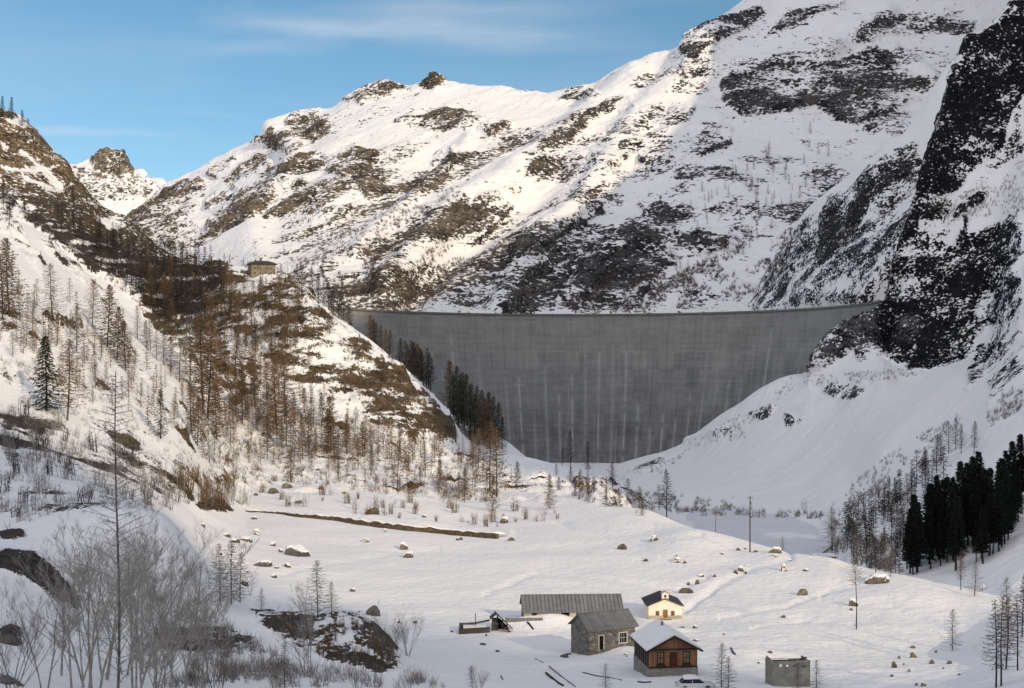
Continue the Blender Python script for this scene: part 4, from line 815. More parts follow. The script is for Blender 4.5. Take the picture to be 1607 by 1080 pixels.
def stone_house():
    p, u = base_at(924, 1029); root = empty('stone_house', p, math.radians(26))
    tag(root, 'grey rubble stone house with ribbed metal roof and pale door frame', 'house')
    L, D_, ze, zr = 85*u, 58*u, 41*u, 60*u; t = 0.45
    holes = [(19*u, 26.5*u, 7*u, 29*u), (56*u, 69*u, 15*u, 30*u)]
    m = MB(); m.wall(0, L, -2.0, ze, 0, t, holes); m.build('front_wall', M['stone'], root)
    m = MB(); m.wall(0, L, -2.0, ze, D_-t, D_); m.build('back_wall', M['stone'], root)
    for x in (0.002, L-t-0.002):
        m = MB(); m.box(x, x+t, t+0.002, D_-t-0.002, -2.0, ze); m.prism_x([(0.02, ze+0.002), (D_-0.02, ze+0.002), (D_/2, zr-0.03)], x+0.003, x+t-0.003); m.build('gable_wall', M['stone'], root)
    r = gable_roof_x(MB, -0.35, L+0.4, 0, D_, ze, zr, 0.09, 0.38).build('roof', M['metal_roof'], root)
    seams(MB(), -0.35, L+0.4, 0, D_, ze, zr, 0.09, 0.38, 0.62).build('roof_seams', M['metal_roof'], r)
    MB().box(-0.36, L+0.41, D_/2-0.14, D_/2+0.14, zr+0.07, zr+0.16).build('ridge_cap', M['metal_roof'], r)
    for y in (0.05, D_/2-0.08, D_-0.22): MB().box(-0.33, -0.02, y, y+0.16, zr-0.2-abs(y+0.08-D_/2)*(zr-ze)/(D_/2), zr-0.04-abs(y+0.08-D_/2)*(zr-ze)/(D_/2)).build('purlin_end', M['dark_wood'], r)
    opening(root, *holes[0], 0.0, 'door', 0.14, 'frame', door='dark', deep=0.2)  # doorway filled with a black panel in place of interior shade
    w = opening(root, *holes[1], 0.0, 'window', 0.16, 'frame', 'glass', 0.15, (2, 1))
stone_house()

def barn():
    p, u = base_at(899, 970); root = empty('long_barn', p, math.radians(3))
    tag(root, 'long low barn with grey ribbed metal roof behind the stone house', 'barn')
    L, D_, ze, zr = 77*u, 66*u, 12*u, 31*u; t = 0.4
    holes = [(-17.5*u, -6*u, 0.1, 9.5*u), (-64*u, -57*u, 4*u, 8*u), (35*u, 41*u, 3.5*u, 7.5*u), (6*u, 8.5*u, 3*u, 9*u)]
    m = MB(); m.wall(-L, L, -2.0, ze, 0, t, holes); m.build('front_wall', M['barn_plaster'], root)
    m = MB(); m.wall(-L, L, -2.0, ze, D_-t, D_); m.build('back_wall', M['barn_plaster'], root)
    for s in (-1, 1):
        x = -L+0.002 if s < 0 else L-t-0.002
        m = MB(); m.box(x, x+t, t+0.002, D_-t-0.002, -2.0, ze); m.prism_x([(0.02, ze+0.002), (D_-0.02, ze+0.002), (D_/2, zr-0.03)], x+0.003, x+t-0.003); m.build('gable_wall', M['timber_side'], root)
    r = gable_roof_x(MB, -L-0.3, L+0.35, 0, D_, ze, zr, 0.1, 0.45).build('roof', M['metal_roof'], root)
    seams(MB(), -L-0.3, L+0.35, 0, D_, ze, zr, 0.1, 0.45, 0.62).build('roof_seams', M['metal_roof'], r)
    for h in holes[1:]: opening(root, *h, 0, 'window', 0.07, 'shutter', 'glass', 0.12, (0, 0))
    opening(root, *holes[0], 0, 'door', 0.08, 'dark_wood', door='dark', deep=0.3)  # black panel paints the shade inside the barn doorway
    MB().box(-L, L, -0.02, -0.003, ze-0.3, ze-0.12).build('stain_board', M['tan_plaster'], root)
barn()

def chapel():
    p, u = base_at(1044, 972); root = empty('chapel', p, math.radians(1))
    tag(root, 'small cream chapel with bell gable and brown door, sunlit', 'chapel')
    W, L, ze, zr = 26.3*u, 66*u, 21.5*u, 32*u; t = 0.4
    holes = [(-3.2*u, 3.2*u, 0.15, 14.5*u), (-14.5*u, -10*u, 6.5*u, 12.5*u), (9.5*u, 14*u, 6.5*u, 12.5*u)]
    m = MB(); m.wall(-W, W, -1.5, ze, 0, t, holes); m.prism([(-W, ze+0.001), (W, ze+0.001), (0, zr)], 0.001, t-0.001); m.build('front_wall', M['plaster'], root)
    m = MB(); m.wall(-W, W, -1.5, ze, L-t, L); m.prism([(-W, ze+0.001), (W, ze+0.001), (0, zr)], L-t+0.001, L-0.001); m.build('back_wall', M['plaster'], root)
    for s in (-1, 1):
        m = MB(); x = -W if s < 0 else W-t; m.box(x, x+t, t+0.002, L-t-0.002, -1.5, ze); m.build('side_wall', M['plaster'], root)
    m = MB(); 
    for a, b in ((-W-0.05, -3.2*u-0.1), (3.2*u+0.1, W+0.05)): m.box(a, b, -0.06, -0.002, -1.5, 6*u)
    m.build('plinth', M['tan_plaster'], root)
    o, sl = 3.2*u, (zr-ze)/W; th = 0.14
    for s in (-1, 1):
        pr = [(0, zr), (s*(W+o), ze-o*sl), (s*(W+o), ze-o*sl+th), (0, zr+th)]; MB().prism(pr if s < 0 else pr[::-1], -0.3, L+0.3).build('roof', M['slate'], root)
    bw, b0, b1 = 5.2*u, zr-0.25, zr+11*u
    m = MB(); m.wall(-bw, bw, b0, b1-3*u, -0.02, 0.75, [(-1.9*u, 1.9*u, zr+2.2*u, zr+6.2*u)]); m.prism([(-bw, b1-3*u+0.001), (bw, b1-3*u+0.001), (0, b1)], 0.0, 0.73)
    bg = m.build('bell_gable', M['plaster'], root)
    m = MB(); m.prism([(-bw-0.15, b1-3*u-0.05), (0, b1+0.01), (0, b1+0.12), (-bw-0.15, b1-3*u+0.07)], -0.12, 0.85); m.prism([(0, b1+0.01), (bw+0.15, b1-3*u-0.05), (bw+0.15, b1-3*u+0.07), (0, b1+0.12)], -0.12, 0.85); m.build('gable_cap', M['tan_plaster'], bg)
    m = MB(); z0 = zr+2.6*u; m.tube([(0, 0.36, z0), (0, 0.36, z0+0.08), (0, 0.36, z0+0.28), (0, 0.36, z0+0.36)], [0.19, 0.17, 0.10, 0.03], 10); m.build('bell', M['bronze'], bg, True)
    opening(root, *holes[0], 0, 'door', 0.10, 'tan_plaster', door='door_wood', deep=0.06)
    for h in holes[1:]:
        w = opening(root, *h, 0, 'window', 0.06, 'shutter', 'shutter', 0.03, (1, 0))
    MB().box(-0.95, 0.95, -0.7, -0.07, -1.0, 0.12).build('door_step', M['base_stone'], root)
chapel()

def ruin():
    p, u = base_at(1242, 1078); root = empty('concrete_ruin', p, math.radians(3))
    tag(root, 'roofless grey concrete box with small square openings in the snow', 'ruin')
    W, D_, H = 30*u, 3.4, 41*u; t = 0.22
    hs = [(-19*u, -14.5*u, 31*u, 35.5*u), (-8*u, -3.5*u, 31*u, 34.5*u), (2.5*u, 7*u, 31*u, 35*u), (15*u, 24*u, 30*u, 33.5*u)]
    m = MB(); m.wall(-W, W, -2, H, 0, t, hs); m.build('front_wall', M['concrete'], root)
    m = MB(); m.wall(-W, W, -2, H-0.5, D_-t, D_, [(-22*u, 8*u, 16*u, 34*u)]); m.build('back_wall', M['concrete'], root)
    for s in (-1, 1):
        m = MB(); x = -W if s < 0 else W-t; m.box(x, x+t, t+0.002, D_-t-0.002, -2, H-0.12); m.build('side_wall', M['concrete'], root)
    m = MB(); m.box(-W+t+0.01, W-t-0.01, t+0.01, D_-t-0.01, -1.0, 14*u); m.build('snow_inside', M['snow'], root)
    m = MB(); m.beam((-W+0.05, -0.0, H+0.06), (W*0.3, 0.1, H+0.05), 0.16, 0.10); m.beam((W*0.45, 0.1, H+0.06), (W, 1.6, H+0.02), 0.14, 0.12); m.build('rotten_wall_plate', M['dark_wood'], root)
ruin()

def hill_house():
    p = at(413, 431, ('A',)); u = p.y/F; root = empty('hill_house', p-Vector((0, 0, 1.0)), math.radians(22))
    tag(root, 'ochre house with dark hipped roof on the wooded knoll left of the dam', 'house')
    W, D_, H, zr = 19*u, 24*u, 19*u, 25*u; t = 0.5
    hs = [(x*u-1.4*u, x*u+1.4*u, z*u, z*u+3.4*u) for x in (-13, -4.5, 4.5, 13) for z in (3, 10.5)]
    m = MB(); m.wall(-W, W, -6, H, 0, t, hs); m.build('front_wall', M['hill_plaster'], root)
    m = MB(); m.box(-W, -W+t, t+0.01, D_-t-0.01, -6, H); m.box(W-t, W, t+0.01, D_-t-0.01, -6, H); m.wall(-W, W, -6, H, D_-t, D_); m.build('outer_walls', M['hill_plaster'], root)
    e = 1.8; m = MB(); a = [(-W-e, -e, H), (W+e, -e, H), (W+e, D_+e, H), (-W-e, D_+e, H), (-W*0.55, D_*0.5, zr), (W*0.55, D_*0.5, zr)]
    m.poly(a, [(3, 2, 1, 0), (0, 1, 5, 4), (1, 2, 5), (2, 3, 4, 5), (3, 0, 4)]); m.build('roof', M['slate'], root)
    for h in hs: opening(root, *h, 0, 'window', 0.2, 'tan_plaster', 'glass', 0.25, (1, 0))
    MB().box(-1.0, 0.4, D_*0.6, D_*0.6+1.4, zr-3.0, zr+2.0).build('chimney', M['hill_plaster'], root)
hill_house()

def hut():
    p = at(1297, 882, None); g = Vector(((1297-CX)/F*470, 470, 0)); g.z = (CY-884)/F*470; u = 470/F
    root = empty('flat_roofed_hut', g, math.radians(4)); tag(root, 'low hut with snow on its flat roof by the frozen pond', 'hut')
    W, H, D_ = 16*u, 9.5*u, 6.0
    m = MB(); m.wall(-W, W, -4, H, 0, 0.3, [(4*u, 7*u, 4*u, 9*u), (9*u, 12*u, 4*u, 9*u)]); m.box(-W, -W+0.3, 0.31, D_, -4, H); m.box(W-0.3, W, 0.31, D_, -4, H); m.box(-W+0.31, W-0.31, D_-0.3, D_, -4, H)
    m.build('walls', M['concrete'], root)
    for a in (4, 9): MB().box(a*u, (a+3)*u, 0.2, 0.28, 4*u, 9*u).build('window', M['glass'], root)
    r = MB().box(-W-0.4, W+0.4, -0.5, D_+0.4, H+0.002, H+0.25).build('roof', M['concrete'], root)
    MB().box(-W-0.35, W+0.35, -0.42, D_+0.35, H+0.252, H+0.6).build('roof_snow', M['snow'], r)
hut()

def wood_ruin():
    p, u = base_at(786, 990); root = empty('collapsed_shed', p, math.radians(8)); tag(root, 'collapsed dark wooden shed with one steep leaning roof', 'shed')
    m = MB(); m.beam((-17*u, 0.3, 20*u), (-7*u, 0.2, 28*u), 2.2, 0.12); m.beam((-8*u, 0.0, 28.5*u), (17*u, 0.1, 4*u), 2.4, 0.14); m.build('roof', M['logs'], root)
    m = MB()
    for x, h in ((-13, 21), (-5, 25), (3, 16), (10, 9)): m.beam((x*u, 0.9, -0.8), (x*u+0.1, 0.9, h*u), 0.2)
    m.box(-14*u, -4*u, 0.3, 0.42, -0.8, 20*u); m.build('wall_boards', M['logs'], root)
    m = MB(); m.prism([(-3*u, -0.5), (14*u, -0.5), (12*u, 5*u), (-1*u, 18*u), (-3*u, 19*u)], 0.9, 1.1); m.build('inside_shade_sheet', M['dark'], root)  # black sheet in place of the shade inside the shed
    m = MB(); m.beam((-2*u, -1.0, 14*u), (16*u, -0.8, -0.3), 0.2); m.beam((2*u, -1.3, 10*u), (13*u, -1.2, 0), 0.14); m.build('fallen_beam', M['dark_wood'], root)
    p, u = base_at(745, 994); root = empty('log_pen', p, math.radians(3)); tag(root, 'low ruined log walls beside the collapsed shed, one thin post standing', 'ruin')
    m = MB()
    for k in range(3): m.beam((-24*u, 2.2, 0.15+k*0.42), (-5*u+k*0.2, 2.3, 0.2+k*0.40), 0.36)
    for k in range(4): m.beam((-23*u, 0, -0.7+k*0.4), (24*u, 0.2, -0.5+k*0.4), 0.38)
    for k in range(3): m.beam((-23*u, -0.3, 0.1+k*0.42), (-22*u, 2.5, 0.15+k*0.42), 0.36)
    m.build('log_wall', M['logs'], root)
    m = MB(); m.beam((-5*u, 2.2, 1.0), (24*u, 2.3, 1.55), 0.25); m.build('top_rail', M['logs'], root)
    MB().beam((0.1, 1.0, 0), (0.15, 1.0, 2.9), 0.12).build('post', M['dark_wood'], root)
    MB().box(-18*u, 18*u, 0.6, 1.9, 0.2, 0.95).build('snow_fill', M['snow'], root)
    p, u = base_at(822, 975); root = empty('plank_fence', p, math.radians(3)); tag(root, 'low grey plank fence half buried beside the barn', 'fence')
    m = MB(); m.box(-28*u, 30*u, 0, 0.08, -0.8, 5.0*u); m.build('boards', M['metal_roof'], root)
    for x in (-28, -9, 10, 29):
        MB().box(x*u-0.08, x*u+0.08, 0.085, 0.22, -0.8, 5.5*u).build('post', M['dark_wood'], root)
wood_ruin()

def pole_thing(name, label, cat, pts, w, mt='dark_wood', group=None, h=None):
    ps = [at(x, y, ('A',)) for x, y in pts]; m = MB(); o0 = ps[0].copy()
    m.tube([p-o0+Vector((0, 0, w*0.35)) for p in ps], [w*(1-0.25*i/len(ps)) for i in range(len(ps))], 7); o = m.build(name, M[mt], None, True); o.location = o0
    return tag(o, label, cat, group)
pole_thing('fallen_pole', 'long straight pole lying on the snow in front of the stone house', 'pole', [(840, 1034), (862, 1046), (884, 1064), (903, 1078)], 0.07)
pole_thing('old_beam', 'thick dark broken beam in the snow beside the long fallen pole', 'beam', [(857, 1057), (868, 1066), (877, 1073), (884, 1077)], 0.16)
pole_thing('low_kerb', 'broken line of dark edging stones below the timber chalet', 'kerb', [(915, 1056), (935, 1061), (955, 1064), (976, 1068)], 0.09, 'rock_grey')
pole_thing('buried_plank', 'short dark plank tip showing beside the corner of the stone house', 'plank', [(880, 1031), (888, 1028), (896, 1027)], 0.15)
pole_thing('snowy_branch', 'short dark branch sticking out of the drift by the plank fence', 'branch', [(828, 977), (833, 983), (837, 988)], 0.16)
pole_thing('thin_stake', 'little bent stake on open snow below the log walls', 'stake', [(786, 1061), (789, 1067)], 0.07)
pole_thing('edging_plank', 'dark plank at the bottom edge below the stone plinth', 'plank', [(1001, 1071), (1012, 1072), (1022, 1071)], 0.12)
pole_thing('drain_pipe', 'dark curved pipe half under the snow right of the timber chalet', 'pipe', [(1147, 1018), (1150, 1024), (1154, 1028)], 0.16, 'iron')

def car():
    p, u = base_at(1093, 1079); root = empty('parked_car', p-Vector((0, 0, 0.42)), math.radians(4)); tag(root, 'pale car buried in snow in front of the timber chalet', 'car')
    L, Wd = 2.05, 1.6
    def body(prof, y0, y1, inset=0.0):
        m = MB(); n = len(prof); ys_ = [y0+inset, y0, y1, y1-inset]
        ring = [[(x*(0.97 if k in (0, 3) else 1), y, z if k in (1, 2) else z*0.985) for x, z in prof] for k, y in enumerate([y0, y0+0.12, y1-0.12, y1])]
        for r_ in ring: m.v += r_
        for k in range(3): m.f += [(k*n+i, k*n+(i+1) % n, (k+1)*n+(i+1) % n, (k+1)*n+i) for i in range(n)]
        m.f += [tuple(range(n-1, -1, -1)), tuple(3*n+i for i in range(n))]; return m
    body([(-L, 0.28), (L, 0.28), (L+0.06, 0.5), (L-0.05, 0.72), (1.05, 0.86), (-1.75, 0.88), (-L, 0.78), (-L-0.05, 0.5)], 0, Wd).build('body', M['car_paint'], root, True)
    body([(-1.72, 0.885), (0.98, 0.865), (0.35, 1.28), (0.1, 1.33), (-1.1, 1.33), (-1.3, 1.30)], 0.10, Wd-0.10).build('windows', M['glass'], root, True)
    m = MB(); m.beam((-0.45, 0.085, 0.88), (-0.42, 0.16, 1.32), 0.07); m.build('door_pillar', M['car_paint'], root)
    body([(-1.45, 1.335), (0.42, 1.335), (0.25, 1.52), (-0.4, 1.58), (-1.2, 1.53)], 0.08, Wd-0.08).build('roof_snow', M['snow'], root, True)
    for x in (-1.3, 1.28):
        for y in (-0.01, Wd-0.17):
            w = MB().tube([(x, y, 0.3), (x, y+0.18, 0.3)], [0.31, 0.31], 18).build('wheel', M['rubber'], root); MB().tube([(x, y-0.012, 0.3), (x, y+0.02, 0.3)], [0.18, 0.18], 14).build('rim', M['iron'], w)
    for y in (0.15, Wd-0.35): MB().box(L-0.02, L+0.05, y, y+0.22, 0.56, 0.68).build('headlight', M['frame'], root)
    for y in (0.12, Wd-0.3): MB().box(-L-0.06, -L+0.02, y, y+0.18, 0.58, 0.76).build('tail_light', M['red_wood'], root)
    MB().box(L-0.0, L+0.1, 0.1, Wd-0.1, 0.32, 0.46).build('bumper', M['rubber'], root)
car()

def utility_pole(px, py, top, label, arms=True):
    p = at(px, py, ('A',)); h = (py-top)*p.y/F; root = empty('utility_pole', p); tag(root, label, 'pole')
    MB().tube([(0, 0, -0.6), (0, 0, h*0.5), (0.02, 0, h)], [0.16, 0.14, 0.11], 8).build('shaft', M['pole'], root, True)
    if arms:
        MB().beam((-0.7, 0, h-0.5), (0.7, 0, h-0.5), 0.12).build('cross_arm', M['pole'], root)
        for x in (-0.6, 0, 0.6): MB().tube([(x, 0, h-0.43), (x, 0, h-0.2)], [0.05, 0.04], 6).build('insulator', M['frame'], root)
        MB().beam((0.12, 0, h-1.9), (0.12, -0.02, h-1.3), 0.25).build('junction_box', M['iron'], root)
utility_pole(1177, 867, 778, 'tall thin wooden pole with cross arm on the crest of the snowfield')
utility_pole(448, 442, 424, 'small dark mast on the wooded knoll beside the ochre house', False)

# dry-stone terrace wall across the back of the meadow
def terrace_wall():
    pts = [(386, 803), (405, 804), (425, 806), (445, 808), (470, 812), (500, 815), (530, 818), (560, 824), (600, 829), (650, 834), (700, 839), (740, 843), (779, 846)]
    P = [at(x, y, ('A',)) for x, y in pts]; o0 = P[0].copy(); root = empty('terrace_wall', o0); tag(root, 'long low brown stone wall holding the terrace behind the meadow', 'wall')
    path = []
    for a, b in zip(P[:-1], P[1:]):
        n = 6; path += [a.lerp(b, k/n) for k in range(n)]
    path.append(P[-1])
    m, s_ = MB(), MB(); th = 0.9
    for i, p in enumerate(path):
        q = p-o0; t_ = i/len(path); h = (0.35 + 0.95*min(1, max(0, (t_-0.10)/0.45)))*(1+0.22*R.uniform(-1, 1)); d = (path[min(i+1, len(path)-1)]-path[max(i-1, 0)]); nrm = Vector((-d.y, d.x, 0)).normalized()*th; z0 = -0.8
        m.v += [tuple(q+Vector((0, 0, z0))), tuple(q+Vector((R.uniform(-.05, .05), R.uniform(-.08, .08), h))), tuple(q+nrm+Vector((0, 0, h))), tuple(q+nrm+Vector((0, 0, z0)))]
        sh = 0.22+0.12*R.random(); s_.v += [tuple(q+nrm*0.08+Vector((0, 0, h+0.005))), tuple(q+nrm*0.3+Vector((0, 0, h+sh))), tuple(q+nrm*2.2+Vector((0, 0, h+sh*1.1))), tuple(q+nrm*5.0+Vector((0, 0, h-0.6)))]
    for mm in (m, s_):
        n = len(path)
        for i in range(n-1):
            b = 4*i; mm.f += [(b+k, b+k+1, b+5+k, b+4+k) for k in range(3)]+[(b+3, b, b+4, b+7)]
        mm.f += [(3, 2, 1, 0), tuple(4*(n-1)+k for k in range(4))]
    m.build('masonry', M['wallstone'], root); s_.build('snow_cap', M['snow'], root, True)
terrace_wall()

# ------------------------------------------------------------------ boulders
def boulder_meshes(seed):
    bm = bmesh.new(); bmesh.ops.create_icosphere(bm, subdivisions=4, radius=1.0)
    P = np.array([v.co[:] for v in bm.verts]); n = P.copy()
    d = 1 + fbm(P+seed*7.7, 0.9, 4, 0.5, seed=seed)*0.45; P = P*d[:, None]
    rs = np.random.RandomState(seed)
    for k in range(9):                                  # chop flat facets
        a = rs.normal(size=3); a /= np.linalg.norm(a); lim = rs.uniform(0.62, 0.95); s_ = P@a; P -= np.clip(s_-lim, 0, None)[:, None]*a*0.92
    P *= (1 + fbm(P+3, 0.22, 3, seed=seed+3)*0.05)[:, None]
    P[:, 2] = np.where(P[:, 2] < -0.25, -0.25+(P[:, 2]+0.25)*0.5, P[:, 2])
    z0, z1 = -0.35, P[:, 2].max(); P /= np.array([np.ptp(P[:, 0])/2, np.ptp(P[:, 1])/2, z1])
    for v, p in zip(bm.verts, P): v.co = p
    bm.normal_update(); me = bpy.data.meshes.new('rock'); bm.to_mesh(me)
    for f in [f for f in bm.faces if f.normal.z < 0.62+0.1*math.sin(f.calc_center_median().x*5+seed)]: bm.faces.remove(f)
    for v in [v for v in bm.verts if not v.link_faces]: bm.verts.remove(v)
    g = bmesh.ops.extrude_face_region(bm, geom=bm.faces[:])
    for v in [e for e in g['geom'] if isinstance(e, bmesh.types.BMVert)]: v.co += Vector((0, 0, 0.15+0.03*math.sin(v.co.x*6+seed)))
    bmesh.ops.translate(bm, verts=bm.verts, vec=(0, 0, -0.02))
    cap = bpy.data.meshes.new('snow_cap'); bm.to_mesh(cap); bm.free()
    for m_ in (me, cap): m_.polygons.foreach_set('use_smooth', [True]*len(m_.polygons))
    cap.materials.append(M['snow']); return me, cap
BO = []
for k in range(6):
    me, cap = boulder_meshes(k+1); a = me.copy(); a.materials.append(M['rock']); b = me.copy(); b.materials.append(M['rock_grey']); BO.append((a, b, cap))
def boulder(px, py, w, h, label, group=None, grey=False, cap=True, keys=('A',)):
    p = at(px, py, keys); u = p.y/F; a, b, c = R.choice(BO)
    sx, sz = w*u/2, h*u*0.85
    p = p - Vector((0, 0, sz*0.12))
    root = empty('boulder', p, R.uniform(-0.5, 0.5), (sx, max(sx*0.8, 0.15), sz)); tag(root, label, 'boulder', group)
    link('rock', b if grey else a, root)
    if cap: link('snow_cap', c, root)
boulder(469, 872, 42, 22, 'largest boulder on the meadow, grey with dark seams and snow on its back', grey=True)
boulder(585, 966, 24, 22, 'dark pointed rock leaning at the edge of the brown bank', grey=True, cap=False)
boulder(791, 821, 15, 13, 'round tan boulder just above the right end of the terrace wall')
boulder(584, 808, 25, 14, 'wide brown boulder on the slope above the middle of the terrace wall', cap=False)
boulder(634, 862, 14, 15, 'upper boulder of a snow capped pair in the middle of the meadow')
boulder(641, 875, 18, 12, 'lower boulder of a snow capped pair in the middle of the meadow')
boulder(574, 850, 15, 7, 'low tan boulder below the middle of the terrace wall')
boulder(553, 928, 10, 7, 'lone dark stone on open snow above the brown bank', grey=True)
boulder(1260, 934, 19, 13, 'brown boulder alone on the snow halfway between the two poles', cap=False)
boulder(1378, 916, 42, 19, 'broad boulder buried in snow on the crest before the firs')
boulder(1340, 951, 15, 16, 'boulder at the foot of the lone bare pole tree')
boulder(1026, 847, 14, 9, 'tan boulder high on the snowfield below the dam toe')
boulder(1230, 896, 12, 15, 'upright brown boulder on the snow ridge right of the tall pole')
boulder(1217, 868, 22, 12, 'snow capped boulder at the crest right of the tall pole')
boulder(1078, 930, 24, 9, 'flat brown boulder just uphill of the chapel', cap=False)
boulder(1544, 925, 10, 9, 'small black boulder at the foot of the right hand firs', grey=True, keys=None)
boulder(976, 862, 16, 12, 'brown tufted rock alone in the middle of the snowfield', cap=False)
g = 'grey stones at the left end of the meadow'
for q in ((355, 842, 15, 8), (388, 850, 21, 10), (401, 839, 14, 12), (368, 850, 17, 7), (428, 857, 9, 9), (441, 866, 8, 7), (413, 888, 32, 11), (452, 890, 12, 9), (430, 907, 10, 9), (383, 919, 15, 13), (318, 826, 8, 6), (364, 866, 6, 5), (387, 898, 6, 5), (435, 892, 8, 5), (400, 815, 9, 7), (345, 870, 8, 5)):
    boulder(*q, 'grey stone among the scatter at the left end of the meadow', g, True)
g = 'stones on the snow ridge above the chapel'
for q in ((1062, 882, 16, 10), (1074, 884, 7, 5), (1013, 881, 9, 6), (1159, 864, 7, 6), (1170, 862, 4, 5), (1185, 867, 9, 5), (1215, 874, 14, 6), (1264, 897, 10, 6), (1100, 905, 10, 6), (1080, 918, 6, 6), (1094, 917, 8, 10), (1121, 906, 6, 6), (1163, 897, 10, 12), (1174, 890, 6, 6), (1336, 958, 7, 5), (1230, 969, 9, 5), (1030, 848, 8, 5), (1133, 870, 6, 4), (1062, 874, 5, 4), (1240, 880, 6, 4), (1155, 900, 8, 7), (1170, 900, 5, 5)):
    boulder(*q, 'brown stone showing through snow on the ridge above the chapel', g, cap=R.random() < 0.4)
g = 'stones on the bottom right snow bank'
for q in ((1404, 1048, 9, 14), (1411, 1034, 6, 7), (1433, 1032, 13, 11), (1433, 1017, 9, 5), (1462, 1042, 9, 10), (1490, 1042, 9, 7), (1469, 1024, 4, 5), (1418, 1044, 4, 5), (1427, 1054, 5, 5), (1449, 1077, 11, 7), (1438, 1076, 6, 6), (1505, 1060, 5, 4), (1400, 1062, 6, 5), (1480, 1050, 4, 4)):
    boulder(*q, 'brown stone in the cluster on the bottom right snow bank', g, cap=False)
g = 'dark stones around the hamlet'
for q in ((1070, 1000, 5, 4), (1093, 1006, 10, 5), (1070, 987, 16, 5), (1090, 986, 8, 7), (1036, 983, 8, 5), (1209, 1025, 8, 5), (1200, 1034, 6, 5), (1190, 1041, 5, 3), (763, 998, 5, 5), (757, 1012, 12, 4), (781, 1023, 7, 4), (709, 992, 5, 3), (1136, 996, 5, 3), (887, 1032, 12, 6), (982, 1030, 12, 7), (1000, 1040, 8, 6)):
    boulder(*q, 'small dark stone in the snow around the hamlet houses', g, True, cap=R.random() < 0.5)
g = 'stones on the slope above the terrace wall'
for q in ((428, 774, 20, 11), (468, 790, 13, 11), (450, 766, 22, 10), (402, 778, 8, 6), (603, 834, 10, 6), (802, 849, 12, 8), (723, 847, 7, 5), (540, 775, 9, 5), (735, 820, 6, 5), (725, 828, 8, 4), (665, 812, 8, 6), (503, 768, 10, 7), (455, 792, 6, 4), (560, 765, 10, 6), (623, 977, 13, 9), (652, 978, 8, 5), (718, 848, 5, 4)):
    boulder(*q, 'brown stone on the snowy slope around the terrace wall', g, cap=R.random() < 0.5)
boulder(14, 1008, 44, 18, 'black boulder cut by the left edge of the photo', grey=True, cap=False)
boulder(10, 1072, 48, 14, 'black boulder in the bottom left corner', grey=True, cap=False)

# ------------------------------------------------------------------ trees (all built 10 m tall, then scaled)
def trunk_path(H, lean=0.03, n=7):
    ax, ay = R.uniform(-lean, lean), R.uniform(-lean, lean); ph = R.uniform(0, 6)
    return [Vector((ax*H*t + 0.008*H*math.sin(ph+5*t), ay*H*t + 0.008*H*math.cos(ph+4*t), H*t)) for t in [i/(n-1) for i in range(n)]]
def on_path(P, t):
    x = t*(len(P)-1); i = min(int(x), len(P)-2); return P[i].lerp(P[i+1], x-i)
def larch(nb=95, ntw=14, t0=0.16, wid=0.19, tw=0.030, bw=0.065, twl=0.55, r0=0.10, power=0.8, droop=0.25, lean=0.03):
    H = 10.0; P = trunk_path(H, lean); tr = MB(); tr.tube([P[0]-Vector((0, 0, 0.5))]+P, [r0*1.25]+[r0*(1-i/(len(P)-1))**0.85+0.012 for i in range(len(P))], 7)
    cr = MB(); az = R.uniform(0, 6)
    for b in range(nb):
        t = t0+(0.985-t0)*((b+R.random())/nb)**0.92; az += 2.4+R.uniform(-0.5, 0.5)
        prof = (1-t)**power*min(1.0, 0.45+(t-t0)*3.2)
        L = H*(wid*prof+0.012)*R.choice((0.5, 0.8, 0.95, 1.05, 1.2)); a = on_path(P, t)
        d = Vector((math.cos(az), math.sin(az), 0)); dr = droop*R.uniform(0.3, 1.3)*(1.2-t)
        p1 = a+d*L*0.5+Vector((0, 0, -dr*L*0.45)); p2 = a+d*L+Vector((0, 0, -dr*L*0.55+0.10*L))
        path = [a, p1, p2]; cr.ribbon(path, [bw*1.3, bw*0.9, bw*0.35], R.uniform(0, 3.1))
        for k in range(max(3, int(ntw*(0.4+0.6*L/(H*wid))))):
            s_ = R.uniform(0.15, 1.0); q = on_path(path, s_); side = Vector((-d.y, d.x, 0))*R.uniform(-1, 1); e = side*0.8+d*R.uniform(0.1, 0.6)+Vector((0, 0, R.uniform(-0.75, 0.35)))
            cr.tri(q, q+e*twl*R.uniform(0.4, 1.1)*(1.1-0.5*s_), tw)
    return tr, cr
def fir(nb=150, t0=0.06, wid=0.24, power=0.9, fill=13, tw=0.16, ragged=0.35):
    H = 10.0; P = trunk_path(H, 0.012); tr = MB(); tr.tube([P[0]-Vector((0, 0, 0.5))]+P, [0.17]+[0.14*(1-i/(len(P)-1))+0.012 for i in range(len(P))], 7)
    cr = MB(); az = 0
    for b in range(nb):
        t = t0+(0.99-t0)*((b+R.random())/nb); az += 2.4+R.uniform(-0.4, 0.4); L = H*(wid*(1-t)**power*min(1, 0.55+(t-t0)*4)+0.015)*(1+R.uniform(-ragged, ragged*0.6)); a = on_path(P, t)
        d = Vector((math.cos(az), math.sin(az), 0)); p1 = a+d*L*0.55+Vector((0, 0, -0.22*L)); p2 = a+d*L+Vector((0, 0, -0.28*L)); path = [a, p1, p2]
        cr.ribbon(path, [0.06, 0.2, 0.05], R.uniform(-0.4, 0.4))
        for k in range(fill):
            s_ = R.uniform(0.15, 1.0); q = on_path(path, s_); e = Vector((-d.y, d.x, 0))*R.uniform(-1, 1)+d*R.uniform(0.2, 0.9)+Vector((0, 0, R.uniform(-0.9, 0.15)))
            cr.tri(q, q+e*0.5*R.uniform(0.5, 1.1), tw)
    return tr, cr
